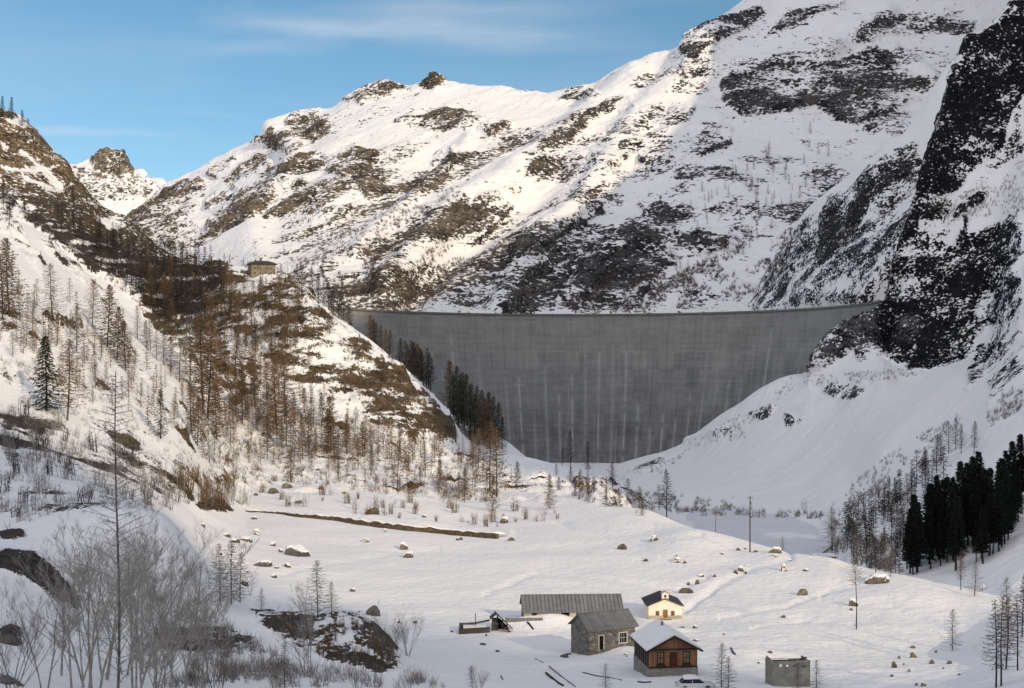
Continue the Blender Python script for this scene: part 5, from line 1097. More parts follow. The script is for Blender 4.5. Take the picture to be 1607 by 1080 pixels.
def broadleaf(stems=3, depth=4, spread=0.32, pale=True, tri_w=0.022, r0=0.075, nfork=(3, 4), Hs=10.0):
    tr, cr = MB(), MB()
    def grow(p, d, L, r, lev):
        n = 4; path = [p]; q, dd = p.copy(), d.copy()
        for i in range(n):
            dd = (dd+Vector((R.uniform(-1, 1), R.uniform(-1, 1), R.uniform(-0.3, 0.9)))*0.13).normalized(); q = q+dd*L/n; path.append(q.copy())
        tgt = tr if lev == 0 else cr
        if lev <= 1: tgt.tube(path, [r*(1-0.6*i/n) for i in range(n+1)], 6 if lev == 0 else 4, cap=False)
        elif lev == 2: tgt.tube(path, [r*(1-0.75*i/n) for i in range(n+1)], 3, cap=False)
        else: tgt.ribbon(path, [r*2*(1-0.8*i/n) for i in range(n+1)], R.uniform(0, 3.1))
        if lev >= depth: return
        for k in range(R.randint(*nfork)+(2 if lev == 0 else 1)):
            t = R.uniform(0.25 if lev == 0 else 0.15, 1.0); a = on_path(path, t); ang = R.uniform(0, 6.28)
            s1 = Vector((math.cos(ang), math.sin(ang), R.uniform(-0.1, 0.5))); nd = (dd*0.75+s1*(0.55+0.25*R.random())+Vector((0, 0, 0.25))).normalized()
            grow(a, nd, L*R.uniform(0.38, 0.62)*(1.1-0.35*t), max(r*(1-0.6*t)*0.55, 0.008), lev+1)
    for s_ in range(stems):
        a = 6.28*s_/stems+R.uniform(-0.5, 0.5); d = Vector((math.cos(a)*spread*R.uniform(0.2, 1), math.sin(a)*spread*R.uniform(0.2, 1), 1)).normalized()
        grow(Vector((math.cos(a)*0.15, math.sin(a)*0.15, -0.3)), d, Hs*R.uniform(0.62, 0.86), r0*R.uniform(0.7, 1.1), 0)
    return tr, cr
def shrub(n=16, lev2=5, w=0.045, spread=0.6):
    """about 2 m tall thicket"""
    m = MB()
    for i in range(n):
        a = R.uniform(0, 6.28); sp = spread*R.random(); h = R.uniform(1.0, 2.1); b = Vector((R.uniform(-.4, .4), R.uniform(-.4, .4), -0.15)); t = b+Vector((math.cos(a)*sp*h*0.6, math.sin(a)*sp*h*0.6, h)); mid = b.lerp(t, 0.5)+Vector((R.uniform(-.1, .1), R.uniform(-.1, .1), 0.05)); path = [b, mid, t]
        m.ribbon(path, [w, w*0.7, w*0.2], R.uniform(0, 3))
        for k in range(lev2):
            q = on_path(path, R.uniform(0.25, 0.95)); m.tri(q, q+Vector((R.uniform(-1, 1), R.uniform(-1, 1), R.uniform(0.0, 1.0)))*0.45, w*0.6)
    return m
TPL = {}
M['larch_front_bark'] = simple('mottled_bark', (0.20, 0.175, 0.15), 0.95, 0.5, 1.2, col2=(0.06, 0.05, 0.045), stretch=(1, 1, 1.5))
def tpl(key, pairs, bark, leaf): TPL[key] = [(a.mesh('trunk', M[bark], True), b.mesh('crown', M[leaf])) for a, b in pairs]
tpl('larch', [larch(nb=115, ntw=26, tw=0.085, wid=0.34, power=0.75, droop=0.3) for _ in range(5)], 'bark', 'twig')
tpl('larch_dense', [larch(nb=140, ntw=36, t0=0.06, wid=0.31, tw=0.11, power=0.75) for _ in range(4)], 'bark', 'twig')
tpl('larch_grey', [larch(nb=105, ntw=26, t0=0.08, tw=0.065, wid=0.38, power=0.75, droop=0.3) for _ in range(4)], 'bark', 'twig_grey')
tpl('larch_dark', [larch(nb=95, ntw=24, t0=0.18, wid=0.27, tw=0.09) for _ in range(4)], 'bark_dark', 'twig_dark')
tpl('larch_wide', [larch(nb=90, ntw=20, t0=0.2, wid=0.30, tw=0.05, bw=0.05, droop=0.35) for _ in range(2)], 'bark_dark', 'twig_dark')
tpl('larch_rust', [larch(nb=95, ntw=24, t0=0.25, wid=0.24, tw=0.06) for _ in range(2)], 'bark_dark', 'twig_rust')
tpl('larch_high', [larch(nb=60, ntw=14, t0=0.66, wid=0.42, tw=0.05, bw=0.05, r0=0.09, droop=0.2, power=0.5)], 'bark_dark', 'twig_grey')
tpl('fir', [fir() for _ in range(3)], 'bark_dark', 'needles')
tpl('fir_black', [fir(nb=150, t0=0.22, wid=0.20, tw=0.2, power=1.0, fill=11) for _ in range(4)], 'bark_dark', 'needles_black')
tpl('fir_green_open', [fir(nb=120, t0=0.10, wid=0.24, fill=10, tw=0.12) for _ in range(3)], 'bark_dark', 'needles')
tpl('bare', [broadleaf(2, 4, nfork=(4, 5)), broadleaf(3, 4), broadleaf(2, 4, 0.22, nfork=(4, 5))], 'pale_bark', 'pale_bark')
tpl('bare_small', [broadleaf(5, 3, 0.75, nfork=(4, 5), r0=0.07), broadleaf(7, 3, 0.85, nfork=(4, 5), r0=0.06)], 'twig_grey', 'twig_grey')
tpl('larch_front', [larch(nb=120, ntw=20, t0=0.10, wid=0.19, tw=0.016, bw=0.026, twl=0.45, r0=0.036, power=0.75, droop=-0.7, lean=0.012)], 'larch_front_bark', 'pale_bark')
SH = {'grey': [shrub().mesh('twigs', M['scrub_grey']) for _ in range(3)], 'brown': [shrub(22, 7, 0.06).mesh('twigs', M['scrub_brown']) for _ in range(3)], 'dark': [shrub(16, 6, 0.06).mesh('twigs', M['twig_dark']) for _ in range(2)]}
NAMES = {'larch': 'larch_tree', 'larch_dense': 'larch_tree', 'larch_grey': 'larch_tree', 'larch_dark': 'larch_tree', 'larch_wide': 'larch_tree', 'larch_rust': 'larch_tree', 'larch_high': 'larch_tree', 'larch_front': 'larch_tree',
         'fir': 'fir_tree', 'fir_black': 'fir_tree', 'fir_green_open': 'fir_tree', 'bare': 'bare_tree', 'bare_small': 'bare_tree'}
def plant(kind, p, h, label, group=None):
    tr, cr = R.choice(TPL[kind]); s_ = h/10.0; v = R.uniform(0.92, 1.1)
    root = empty(NAMES[kind], p, R.uniform(0, 6.28), (s_*v, s_*v, s_)); tag(root, label, NAMES[kind].split('_')[0] if kind[:4] != 'bare' else 'tree', group)
    link('trunk', tr, root); link('crown', cr, root); return root
def tree(kind, px, py, top, label, group=None, keys=None):
    p = at(px, py, keys); return plant(kind, p, max(1.5, (py-top)*p.y/F), label, group)
def tree_d(kind, px, d, top, label, group=None, keys=('A', 'C')):
    x = (px-CX)/F*d; z = ground(x, d, keys); return plant(kind, Vector((x, d, z)), max(2.0, (CY-top)/F*d - z), label, group)
def bush(kind, px, py, hpx, label, group=None, keys=None, wide=1.0):
    p = at(px, py, keys); s_ = hpx*p.y/F/1.9; o = link('bare_shrub', R.choice(SH[kind])); o.location = p; o.rotation_euler = (0, 0, R.uniform(0, 6.28)); o.scale = (s_*wide, s_*wide, s_); tag(o, label, 'shrub', group); return o
def scatter(poly, n, mind=0):
    a = np.array(poly); out = []; tries = 0
    while len(out) < n and tries < 20000:
        tries += 1; x, y = R.uniform(a[:, 0].min(), a[:, 0].max()), R.uniform(a[:, 1].min(), a[:, 1].max())
        if not inpoly(np.array([x]), np.array([y]), poly)[0]: continue
        if mind and any(abs(x-q[0]) < mind and abs(y-q[1]) < mind*0.7 for q in out): continue
        out.append((x, y))
    return sorted(out, key=lambda q: q[1])

# left slope, singled-out trees: (kind, px, base, top, label)
for t in [('larch_dense', 14, 497, 372, 'tall dark larch at the left edge halfway up the slope'), ('larch', 4, 502, 396, 'thin larch cut by the left edge beside a taller one'),
          ('larch_grey', 31, 504, 440, 'shorter larch just right of the tall edge larch'), ('larch_grey', 81, 505, 412, 'broad spreading larch alone on the white upper slope'),
          ('larch_grey', 51, 531, 474, 'small pale larch below and left of the broad lone larch'), ('larch_grey', 121, 552, 478, 'pale slim larch right of the broad lone larch'),
          ('larch', 146, 514, 438, 'leftmost larch of the tight clump on the white slope'), ('larch_dense', 169, 546, 445, 'tallest larch of the tight clump on the white slope'),
          ('larch_dense', 184, 567, 480, 'middle brown larch of the tight clump on the white slope'), ('larch_dense', 197, 582, 502, 'lowest larch of the tight clump on the white slope'),
          ('fir', 72, 645, 526, 'dark green fir standing alone low on the left slope'), ('larch', 106, 660, 530, 'tall sparse larch right of the dark lone fir'),
          ('fir_green_open', 225, 467, 438, 'small dark fir at the top of the slope below the gully'), ('fir_green_open', 252, 688, 610, 'green fir in front of the bare brown larches'),
          ('fir_green_open', 505, 669, 615, 'green conifer at the foot of the rocky spur'), ('larch_dense', 434, 682, 556, 'big brown larch at the left foot of the spur'),
          ('larch_dense', 518, 712, 620, 'rusty brown larch at the middle foot of the spur'), ('larch_dense', 729, 788, 733, 'dense brown larch where the slope meets the meadow'),
          ('larch', 768, 770, 660, 'tallest larch at the right foot of the spur'), ('larch', 780, 778, 672, 'larch leaning on the tallest one at the foot of the spur'),
          ('larch_dense', 774, 803, 745, 'low bushy larch at the right end of the wooded slope'), ('larch_dense', 862, 799, 744, 'brown larch standing alone right of the wooded slope'),
          ('larch', 457, 760, 705, 'spreading larch low on the sunny slope above the wall')]:
    tree(*t, keys=('A',))
g1 = 'larches on the upper left snow slope'
for px, b, t in ((216, 533, 478), (229, 546, 502), (257, 573, 512), (246, 563, 516), (299, 595, 494), (236, 550, 496), (268, 585, 524), (282, 600, 530), (210, 600, 560), (150, 610, 570), (60, 580, 545), (120, 600, 560), (20, 560, 520)):
    tree(R.choice(('larch', 'larch_grey')), px, b, t, 'bare larch in the loose row on the upper left snow slope', g1, ('A',))
g2 = 'brown larches below the rocky spur'
for px, b, t in ((317, 642, 490), (327, 660, 500), (346, 584, 528), (369, 598, 518), (418, 638, 568), (447, 664, 553), (479, 660, 608), (544, 712, 648), (572, 717, 650), (593, 712, 658), (641, 737, 680), (380, 664, 578), (360, 664, 600), (515, 712, 640), (545, 712, 664), (531, 745, 680), (582, 745, 700), (624, 772, 690), (667, 748, 690), (751, 737, 672), (741, 732, 678), (811, 766, 724), (400, 640, 570), (340, 690, 600), (310, 700, 620), (300, 680, 600), (450, 700, 620), (475, 720, 650), (420, 720, 650)):
    tree(R.choice(('larch', 'larch_dense', 'larch')), px, b, t, 'bare brown larch among many below the rocky spur', g2, ('A',))
for x, y in scatter([(290, 650), (420, 620), (540, 690), (720, 725), (820, 760), (760, 795), (500, 765), (330, 755)], 50, 9):
    tree(R.choice(('larch', 'larch_dense', 'larch', 'larch_grey')), x, y, y-R.uniform(22, 58), 'bare brown larch among many below the rocky spur', g2, ('A',))
for x, y in scatter([(430, 480), (540, 510), (640, 600), (700, 660), (640, 670), (520, 640), (430, 590)], 10, 12):
    tree(R.choice(('larch', 'larch_dense')), x, y, y-R.uniform(22, 42), 'thin larch rooted on the snowy brown face of the spur', 'larches on the spur face', ('A',))
g3 = 'larches in the shadowy gully'
for x, y in scatter([(95, 345), (200, 392), (300, 415), (365, 445), (345, 530), (310, 560), (260, 500), (200, 455), (140, 400)], 38, 8):
    tree(R.choice(('larch_dark', 'larch_dark', 'larch_dense')), x, y, y-R.uniform(28, 50), 'dark larch in the crowded gully wood under the brown hill', g3, ('A', 'B'))
for x, y in scatter([(300, 420), (390, 436), (470, 448), (500, 500), (440, 560), (350, 600), (330, 520)], 27, 9):
    tree(R.choice(('larch_dark', 'larch', 'larch_dense')), x, y, y-R.uniform(28, 55), 'larch on the knoll slope between the gully and the spur', 'larches on the knoll slope', ('A',))
for px, d, t in ((466, 860, 414), (478, 860, 425), (490, 820, 418), (500, 810, 428), (509, 800, 440), (516, 790, 442), (524, 780, 446), (532, 775, 456), (540, 770, 462), (548, 770, 470), (486, 800, 440), (520, 760, 462)):
    tree_d(R.choice(('larch_dark', 'fir_green_open')), px, d, t, 'dark conifer in the clump hiding the left end of the dam', 'conifers at the left end of the dam')
for px, t in ((550, 503), (580, 494), (590, 505), (597, 510), (605, 516), (628, 530), (637, 534), (646, 533), (651, 545), (656, 538), (664, 550), (669, 545), (676, 560), (641, 540), (649, 536), (660, 545), (672, 552), (586, 500), (611, 518)):
    tree_d(R.choice(('larch_dark', 'larch_dense', 'fir_green_open')), px, 775, t, 'conifer rising behind the spur crest against the dam', 'conifers behind the spur crest')
for px, d, t in ((707, 800, 574), (716, 800, 580), (724, 790, 586), (732, 790, 596), (740, 790, 606), (748, 790, 616), (757, 780, 616), (766, 780, 622), (774, 780, 632), (782, 780, 640), (728, 770, 606), (745, 770, 622), (760, 770, 630), (712, 770, 590), (720, 765, 600), (738, 760, 612), (752, 760, 622), (768, 765, 636), (788, 770, 660)):
    tree_d(R.choice(('fir_green_open', 'fir_green_open', 'larch_dense')), px, d, t-R.uniform(2, 12), 'dusky green conifer in the dense clump right of the spur', 'green conifers right of the spur')
for t in [('larch_dark', 895, 600, 675, 'tallest dark larch in front of the dam toe'), ('larch_dark', 923, 600, 692, 'dark larch right of the tallest at the dam toe'), ('larch_dark', 882, 610, 700, 'short dark larch left of the tallest at the dam toe'),
          ('larch_dark', 961, 560, 724, 'thin larch at the right end of the rocky toe'), ('larch_dark', 1047, 610, 736, 'large spreading larch alone beyond the snowfield crest'),
          ('larch_grey', 1002, 470, 762, 'slim pale larch left of the large spreading larch'), ('larch_grey', 985, 500, 750, 'pale larch close to the rocky toe'), ('larch_grey', 1035, 640, 760, 'small grey larch behind the large spreading larch'),
          ('larch_high', 1123, 330, 793, 'thin bare pole like larch left of the tall pole'), ('bare', 1262, 640, 778, 'rounded bare tree on the far bank of the pond'), ('larch_grey', 1228, 300, 842, 'tiny sapling at the crest right of the tall pole')]:
    tree_d(*t)
tree('larch_high', 1344, 988, 884, 'lone tall larch with bare stem and flat top on the snowfield', keys=('A',))
for x, y in scatter([(860, 745), (900, 752), (1000, 795), (1010, 812), (930, 785), (870, 775)], 14, 8):
    tree(R.choice(('larch_dense', 'larch')), x, y, y-R.uniform(18, 34), 'low brown larch on the rocky toe below the dam', 'low larches on the rocky toe', ('A',))
for px, d, t in ((398, 880, 412), (420, 875, 414), (430, 870, 410), (440, 866, 416), (452, 866, 420), (410, 860, 424), (360, 880, 398), (382, 880, 405)):
    tree_d('larch_dark', px, d, t, 'dark larch standing close around the ochre hill house', 'larches around the hill house')
# hill top and hill wood
for px, b, t, l in ((4, 184, 150, 'leftmost conifer on the brown hill top'), (18, 188, 152, 'tallest conifer on the brown hill top'), (35, 198, 172, 'third conifer along the brown hill top'), (44, 203, 185, 'small conifer at the end of the hill top row')):
    tree('fir_green_open', px, b, t, l, keys=('B',))
for x, y in scatter([(0, 318), (40, 330), (95, 345), (120, 358), (60, 362), (0, 350)], 11, 7) + [(78, 240), (70, 300), (115, 322)]:
    tree('larch_dark', x, y, y-R.uniform(26, 44) if y > 310 else y-9, 'dark larch in the band under the brown hill', 'dark larches under the brown hill', ('A', 'B'))
# right flank: black firs and larches
gf = 'black firs on the right slope'
for x, y in scatter([(1418, 908), (1480, 896), (1540, 895), (1562, 872), (1607, 820), (1625, 790), (1607, 770), (1540, 820), (1470, 845), (1425, 872)], 90, 4):
    tree('fir_black', x, y, y-R.uniform(64, 118), 'black fir in the dense stand on the right slope', gf, ('C', 'A'))
gd = 'dark larches on the right slope'
for px, b, t in ((1470, 742, 680), (1476, 730, 678), (1489, 712, 660), (1500, 706, 655), (1508, 712, 664), (1529, 712, 660), (1452, 745, 700), (1452, 758, 705), (1424, 790, 742), (1430, 785, 735), (1414, 792, 752), (1393, 818, 770), (1405, 795, 755), (1395, 790, 750), (1364, 815, 780), (1340, 880, 812), (1336, 870, 815), (1345, 888, 825), (1330, 862, 808), (1360, 890, 838), (1374, 900, 842), (1383, 893, 835), (1405, 862, 820), (1412, 850, 810), (1440, 838, 788), (1455, 830, 765), (1480, 830, 772), (1357, 830, 796), (1380, 805, 768)):
    tree(R.choice(('larch_dark', 'larch_dark', 'larch_grey')), px, b, t, 'thin dark larch on the snowy right slope above the pond', gd, ('C', 'A'))
for t in [('larch_grey', 1305, 870, 796, 'tall grey larch by the flat roofed hut'), ('bare', 1312, 866, 802, 'bare grey tree leaning beside the hut larch'), ('larch_grey', 1368, 892, 828, 'pale larch in front of the dark right slope trees'), ('larch_grey', 1390, 898, 832, 'pale brown larch just left of the black firs'),
          ('larch_rust', 1508, 926, 862, 'rust coloured larch under the black firs'), ('larch_grey', 1530, 936, 880, 'pale sapling right of the rust coloured larch'), ('larch_grey', 1398, 905, 850, 'pale low larch at the foot of the black firs')]:
    tree(*t, keys=('C', 'A'))
for t in [('larch_grey', 1495, 1021, 955, 'small neat larch alone on the right snow bank'), ('larch_wide', 1564, 1079, 940, 'left stem of the dark larch group in the bottom right corner'), ('larch_wide', 1570, 1077, 932, 'middle stem of the dark larch group in the bottom right corner'), ('larch_rust', 1580, 1050, 935, 'rusty larch in the bottom right corner group'),
          ('larch_wide', 1598, 1052, 935, 'right stem of the dark larch group in the bottom right corner'), ('larch_grey', 1582, 1000, 905, 'grey larch behind the bottom right group'), ('larch_dark', 1604, 1000, 900, 'dark larch cut by the right edge behind the corner group'),
          ('larch_grey', 1132, 1083, 1008, 'thin larch in front of the pale car'), ('larch_grey', 1144, 1086, 1030, 'smaller larch right of the one before the car'), ('larch_grey', 1252, 1086, 1040, 'small larch in front of the concrete box'), ('larch_grey', 1282, 1086, 1035, 'small larch at the right corner of the concrete box'),
          ('larch_grey', 950, 1086, 1040, 'very thin sapling below the stone house'), ('bare_small', 752, 1088, 1040, 'bare bush at the bottom edge left of the fallen pole'), ('larch_grey', 741, 1086, 1044, 'slim sapling in the bottom edge bush')]:
    tree(*t, keys=('A', 'C'))
# front left: bare trees before the snow mound
for px, d, h, k, l in ((182, 75, 20.6, 'larch_front', 'tallest foreground tree with mottled trunk and pale fine branches'), (148, 86, 12.5, 'bare', 'pale forked tree left of the tall foreground trunk'), (118, 80, 10.0, 'bare', 'slim pale tree second left of the tall foreground trunk'),
                       (70, 84, 8.5, 'bare', 'leftmost bare tree of the foreground thicket'), (212, 94, 12.5, 'bare', 'pale forked tree just right of the tall foreground trunk'), (246, 98, 12.0, 'bare', 'pale tree second right of the tall foreground trunk'), (285, 104, 13.0, 'bare', 'pale tree near the right end of the foreground thicket'),
                       (318, 112, 11.5, 'bare', 'rightmost pale tree of the foreground thicket'), (20, 80, 7.0, 'bare_small', 'spreading bare bush at the left edge of the foreground'), (165, 100, 11.0, 'bare', 'pale tree right behind the tall foreground trunk'), (268, 118, 11.0, 'larch_front', 'slim dark larch in the foreground thicket'), (232, 80, 9.5, 'bare', 'nearest pale tree at the bottom of the thicket'), (135, 92, 10.5, 'bare', 'pale tree between the two left foreground trees'), (195, 108, 12.0, 'bare', 'pale tree in the back of the thicket by the tall trunk'), (258, 88, 9.0, 'bare', 'low pale tree in front of the right side of the thicket'), (300, 95, 8.5, 'bare', 'short pale tree at the right front of the thicket'), (225, 112, 12.5, 'bare', 'tall pale tree at the back of the thicket'), (95, 98, 9.0, 'bare', 'thin pale tree near the left end of the thicket'), (340, 105, 7.0, 'bare_small', 'low bare bush at the bottom right of the foreground thicket')):
    x = (px-CX)/F*d; h *= 1.12 if k == 'bare' else 1; plant(k, Vector((x, d, ground(x, d))), h, l)
for t in [('larch_grey', 345, 950, 852, 'left larch of the three by the snow gap'), ('larch_grey', 362, 948, 846, 'middle larch of the three by the snow gap'), ('larch_grey', 377, 946, 866, 'right larch of the three by the snow gap'), ('larch_grey', 410, 960, 922, 'tiny larch on the edge of the brown bank'),
          ('bare', 478, 972, 905, 'bare sapling at the left of the bank top trio'), ('larch_grey', 498, 968, 878, 'tallest larch on top of the brown bank'), ('larch_grey', 520, 970, 912, 'short larch on top of the brown bank'), ('bare', 480, 1062, 930, 'slender bare tree in front of the brown bank'), ('bare', 488, 1064, 950, 'second bare tree in front of the brown bank'),
          ('bare_small', 610, 1044, 948, 'spreading bare tree at the right end of the brown bank'), ('bare_small', 640, 1030, 960, 'arching bare tree behind the right end of the brown bank'), ('bare_small', 560, 1090, 1035, 'bare bush at the bottom edge below the brown bank'), ('bare_small', 640, 1092, 1050, 'bare bush at the bottom edge right of the brown bank'), ('bare_small', 430, 1090, 1030, 'bare bush at the bottom edge left of the brown bank'), ('larch_grey', 446, 1085, 1005, 'thin dark sapling left of the slender bare tree'), ('bare', 392, 935, 890, 'pair of thin stems right of the snow gap larches')]:
    tree(*t, keys=('A',))
gs = 'bare shrubs along the left foreground slope'
for x, y in scatter([(0, 640), (60, 655), (130, 680), (200, 720), (270, 760), (310, 800), (250, 800), (120, 790), (0, 830)], 70, 7):
    bush(R.choice(('grey', 'grey', 'dark')), x, y, R.uniform(16, 42), 'bare grey shrub in the thicket low on the left slope', gs, ('A',))
for x, y in scatter([(280, 760), (330, 750), (390, 770), (388, 800), (312, 803)], 16, 6):
    bush(R.choice(('grey', 'brown')), x, y, R.uniform(24, 48), 'bare shrub in the clump at the left end of the terrace wall', 'shrubs at the wall end', ('A',))
for x, y in scatter([(395, 770), (600, 780), (760, 800), (900, 790), (880, 815), (780, 830), (600, 812), (450, 796)], 42, 9):
    bush(R.choice(('brown', 'brown', 'grey')), x, y, R.uniform(8, 22), 'small brown shrub on the sunny slope above the terrace wall', 'small shrubs above the terrace wall', ('A',))
for x, y in scatter([(420, 985), (540, 975), (600, 1000), (630, 1040), (520, 1040)], 40, 7):
    bush(R.choice(('brown', 'grey')), x, y, R.uniform(10, 24), 'low shrub growing on the brown earth bank', 'shrubs on the brown bank', ('A',))
for x, y in scatter([(340, 1000), (480, 1045), (640, 1060), (700, 1080), (380, 1080), (300, 1050)], 26, 10):
    bush('grey', x, y, R.uniform(14, 36), 'bare grey shrub on the snow below the brown bank', 'shrubs below the brown bank', ('A',))
# tiny conifers far up the big mountain (too small to show parts)
tr, cr = larch(nb=40, ntw=10, t0=0.08, wid=0.29, tw=0.22, twl=0.9, bw=0.11); b = len(tr.v); tr.v += cr.v; tr.f += [tuple(i+b for i in f) for f in cr.f]
pos = [(1272, 210), (1208, 236), (1205, 252), (1270, 232), (1284, 242), (1262, 258), (1234, 267), (1214, 272), (1276, 281), (1264, 294), (1300, 246), (1255, 311), (1188, 320), (1178, 294), (1155, 279), (1150, 272), (1143, 307), (1117, 312), (1107, 334), (1190, 336), (1125, 333), (1215, 266), (1012, 388), (1020, 380), (1005, 372), (1180, 300), (1186, 305), (1202, 246), (1206, 242), (1110, 352), (1095, 360)]
pos += scatter([(1100, 300), (1200, 240), (1260, 300), (1180, 400), (1080, 440), (1000, 400)], 60, 6)
def wood(name, label, pts, keys, hpx, mt):
    m = MB(); base = np.array(tr.v)
    for x, y in pts:
        hh = hit(x, y, keys)
        if not hh: continue
        p = hh[0]; s_ = R.uniform(*hpx)*p.y/F/10; a = R.uniform(0, 6.28); c, sn = math.cos(a), math.sin(a); b = len(m.v)
        m.v += [(p.x+s_*(v[0]*c-v[1]*sn), p.y+s_*(v[0]*sn+v[1]*c), p.z+s_*v[2]) for v in tr.v]; m.f += [tuple(b+i for i in f) for f in tr.f]
    tag(m.build(name, M[mt]), label, 'trees', None, 'stuff')
wood('far_larch_wood', 'tiny dark conifers dotted on the snowfield high behind the dam', pos, ('D', 'S'), (10, 21), 'twig_dark')
wood('gully_larch_wood', 'dark crowded larch wood filling the gully under the brown hill', scatter([(95, 345), (200, 388), (300, 412), (365, 440), (345, 530), (310, 560), (260, 500), (200, 450), (140, 400)], 190, 2), ('A', 'B'), (26, 46), 'twig_dark')
wood('dark_slope_wood', 'dark thin trees crowded on the slope left of the black firs', scatter([(1322, 850), (1345, 800), (1420, 775), (1470, 720), (1520, 700), (1500, 740), (1430, 830), (1415, 905), (1370, 895), (1335, 880)], 46, 5), ('C', 'A'), (34, 62), 'bark_dark')
wood('upper_slope_wood', 'greyish young larches filling the upper left snow slope', scatter([(0, 420), (60, 440), (140, 470), (230, 560), (330, 640), (250, 680), (120, 620), (0, 560)], 60, 7)+scatter([(290, 420), (390, 440), (470, 460), (470, 560), (380, 600), (320, 540)], 60, 4), ('A',), (24, 52), 'twig')
wood('slope_larch_wood', 'brown young larches filling the slope between the larger trees', scatter([(250, 640), (420, 560), (540, 670), (720, 715), (820, 755), (760, 795), (500, 765), (300, 740)], 120, 4)+scatter([(300, 520), (420, 500), (470, 600), (560, 680), (720, 710), (640, 730), (500, 720), (330, 690)], 110, 4)+scatter([(60, 500), (200, 540), (330, 600), (300, 680), (150, 620), (40, 560)], 40, 6), ('A',), (18, 44), 'twig')

# ------------------------------------------------------------------ scrub nobody could count
def scrub(name, label, polys, n, h, w, mt, keys, blades=6):
    m = MB(); tot = sum(abs(sum(p[i][0]*p[(i+1) % len(p)][1]-p[(i+1) % len(p)][0]*p[i][1] for i in range(len(p)))) for p in polys)
    for poly in polys:
        ar = abs(sum(poly[i][0]*poly[(i+1) % len(poly)][1]-poly[(i+1) % len(poly)][0]*poly[i][1] for i in range(len(poly))))
        a = np.array(poly); cnt = int(n*ar/tot); qx = np.array([R.uniform(a[:, 0].min(), a[:, 0].max()) for _ in range(cnt*4)]); qy = np.array([R.uniform(a[:, 1].min(), a[:, 1].max()) for _ in range(cnt*4)])
        ok = inpoly(qx, qy, poly); dens = fbm(np.stack([qx, qy, qx*0], -1), 22, 3, seed=91); ok &= dens > -0.12
        for x, y in list(zip(qx[ok], qy[ok]))[:cnt]:
            hh = hit(float(x), float(y), keys)
            if not hh: continue
            p = hh[0]; H = h*R.uniform(0.5, 1.3)
            for k in range(blades):
                b_ = p+Vector((R.uniform(-1, 1), R.uniform(-1, 1), 0))*H*0.3; b_.z = p.z-0.1*H
                m.tri(b_, p+Vector((R.uniform(-1, 1)*0.5, R.uniform(-1, 1)*0.5, R.uniform(0.5, 1.0)))*H, w*R.uniform(0.6, 1.3))
    o = m.build(name, M[mt]); tag(o, label, 'scrub', None, 'stuff')
scrub('mountain_scrub', 'purplish brown bare scrub in bands on the big mountain', [[(455, 405), (480, 385), (560, 350), (640, 322), (720, 290), (725, 305), (660, 345), (580, 380), (520, 408), (470, 425)], [(560, 490), (630, 452), (720, 402), (750, 400), (740, 425), (650, 490)], [(620, 440), (700, 370), (720, 380), (640, 450)],
      [(880, 480), (960, 420), (1060, 430), (1130, 400), (1160, 430), (1060, 490), (900, 492)], [(500, 470), (540, 420), (600, 400), (590, 440), (540, 480)], [(1120, 470), (1220, 380), (1250, 330), (1260, 350), (1220, 430), (1160, 475)], [(1010, 470), (1080, 420), (1200, 330), (1180, 380), (1060, 480)]], 2400, 6.0, 0.5, 'scrub', ('D', 'S'), 10)
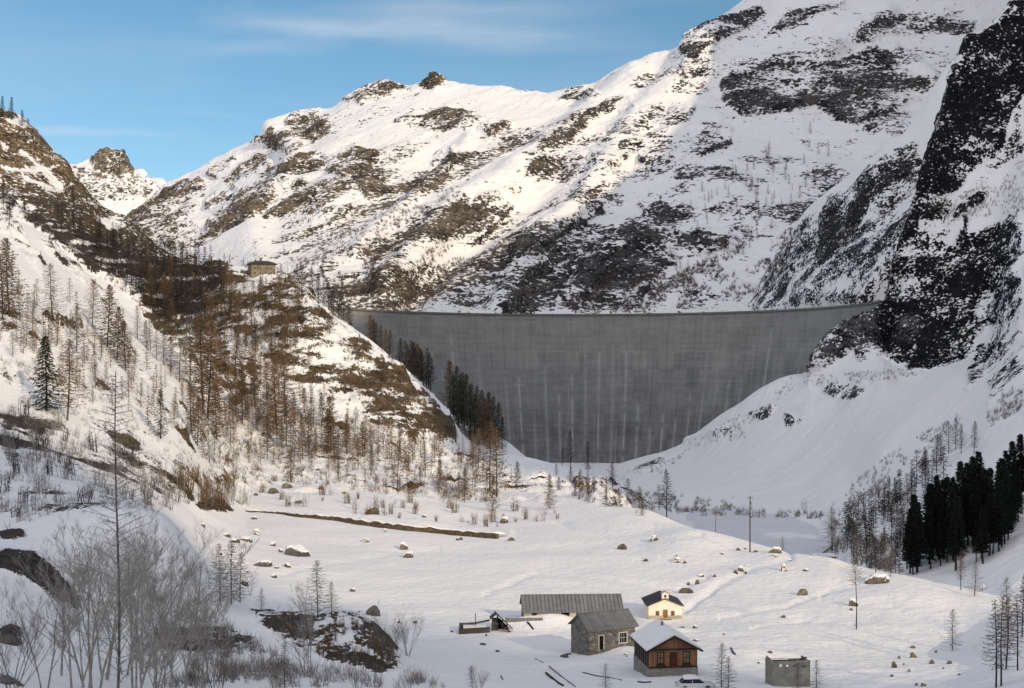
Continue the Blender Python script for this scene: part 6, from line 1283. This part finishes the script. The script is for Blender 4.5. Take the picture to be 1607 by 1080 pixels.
scrub('slope_scrub', 'grey bare scrub on the right hand snow slopes', [[(1325, 830), (1420, 770), (1440, 800), (1400, 900), (1340, 890)], [(1300, 800), (1360, 740), (1450, 680), (1510, 650), (1505, 668), (1440, 720), (1370, 780), (1320, 815)], [(1240, 592), (1300, 588), (1430, 580), (1440, 590), (1330, 604), (1250, 606)], [(1060, 705), (1110, 680), (1180, 640), (1260, 590), (1250, 605), (1180, 665), (1100, 700)],
      [(1320, 800), (1420, 730), (1480, 720), (1400, 800), (1350, 850)], [(985, 740), (1060, 715), (1090, 700), (1040, 745)], [(1110, 685), (1160, 672), (1175, 690), (1120, 694)], [(1540, 650), (1600, 600), (1607, 640), (1560, 670)], [(1440, 320), (1520, 300), (1607, 250), (1607, 330), (1500, 350)]], 2100, 3.0, 0.24, 'scrub_grey', ('C', 'S'))
scrub('valley_scrub', 'grey brown bushes along the far bank of the frozen pond', [[(980, 772), (1060, 778), (1150, 790), (1155, 802), (1060, 806), (1000, 800)], [(1060, 800), (1100, 795), (1180, 800), (1300, 806), (1290, 815), (1100, 812)], [(1300, 810), (1330, 830), (1330, 880), (1310, 870)]], 420, 3.2, 0.22, 'scrub_grey', ('A', 'C'), 8)
scrub('gully_scrub', 'dark brown undergrowth under the gully larches', [[(100, 345), (200, 388), (300, 412), (365, 445), (335, 530), (262, 510), (200, 462), (140, 425)], [(300, 420), (470, 445), (500, 490), (420, 560), (350, 560)], [(205, 470), (250, 480), (335, 575), (310, 580)]], 1100, 2.6, 0.22, 'twig_dark', ('A', 'B'))
scrub('spur_scrub', 'brown undergrowth under the larches below the spur', [[(330, 560), (420, 520), (470, 620), (400, 660)], [(300, 640), (420, 610), (540, 680), (720, 720), (820, 755), (760, 790), (500, 765), (330, 750)], [(520, 640), (700, 690), (800, 735), (720, 730), (560, 690)], [(900, 765), (1000, 795), (1000, 808), (900, 785)]], 1700, 2.8, 0.15, 'scrub_brown', ('A',))
scrub('thicket_scrub', 'fine bare saplings filling the left foreground slope', [[(0, 640), (60, 655), (200, 720), (300, 790), (250, 805), (120, 795), (0, 835)], [(0, 560), (200, 620), (330, 680), (300, 740), (100, 680), (0, 640)], [(240, 930), (330, 960), (420, 1020), (480, 1060), (300, 1080), (200, 1040)], [(300, 1040), (640, 1055), (700, 1080), (250, 1080)]], 2200, 1.7, 0.055, 'scrub_grey', ('A',), 7)

# frozen snow covered pond beyond the crest
xs = [(1070, 560), (1130, 530), (1200, 505), (1275, 500), (1320, 560), (1290, 640), (1235, 690), (1150, 700), (1080, 690), (1050, 620)]
m = MB(); m.poly([((px-CX)/F*d, d, -74.6) for px, d in xs], [tuple(range(len(xs)))]); M['pond'] = simple('snowy_ice', (0.74, 0.74, 0.76), 0.6, 0.06, 0.05)
o = m.build('frozen_pond', M['pond']); o['kind'] = 'structure'
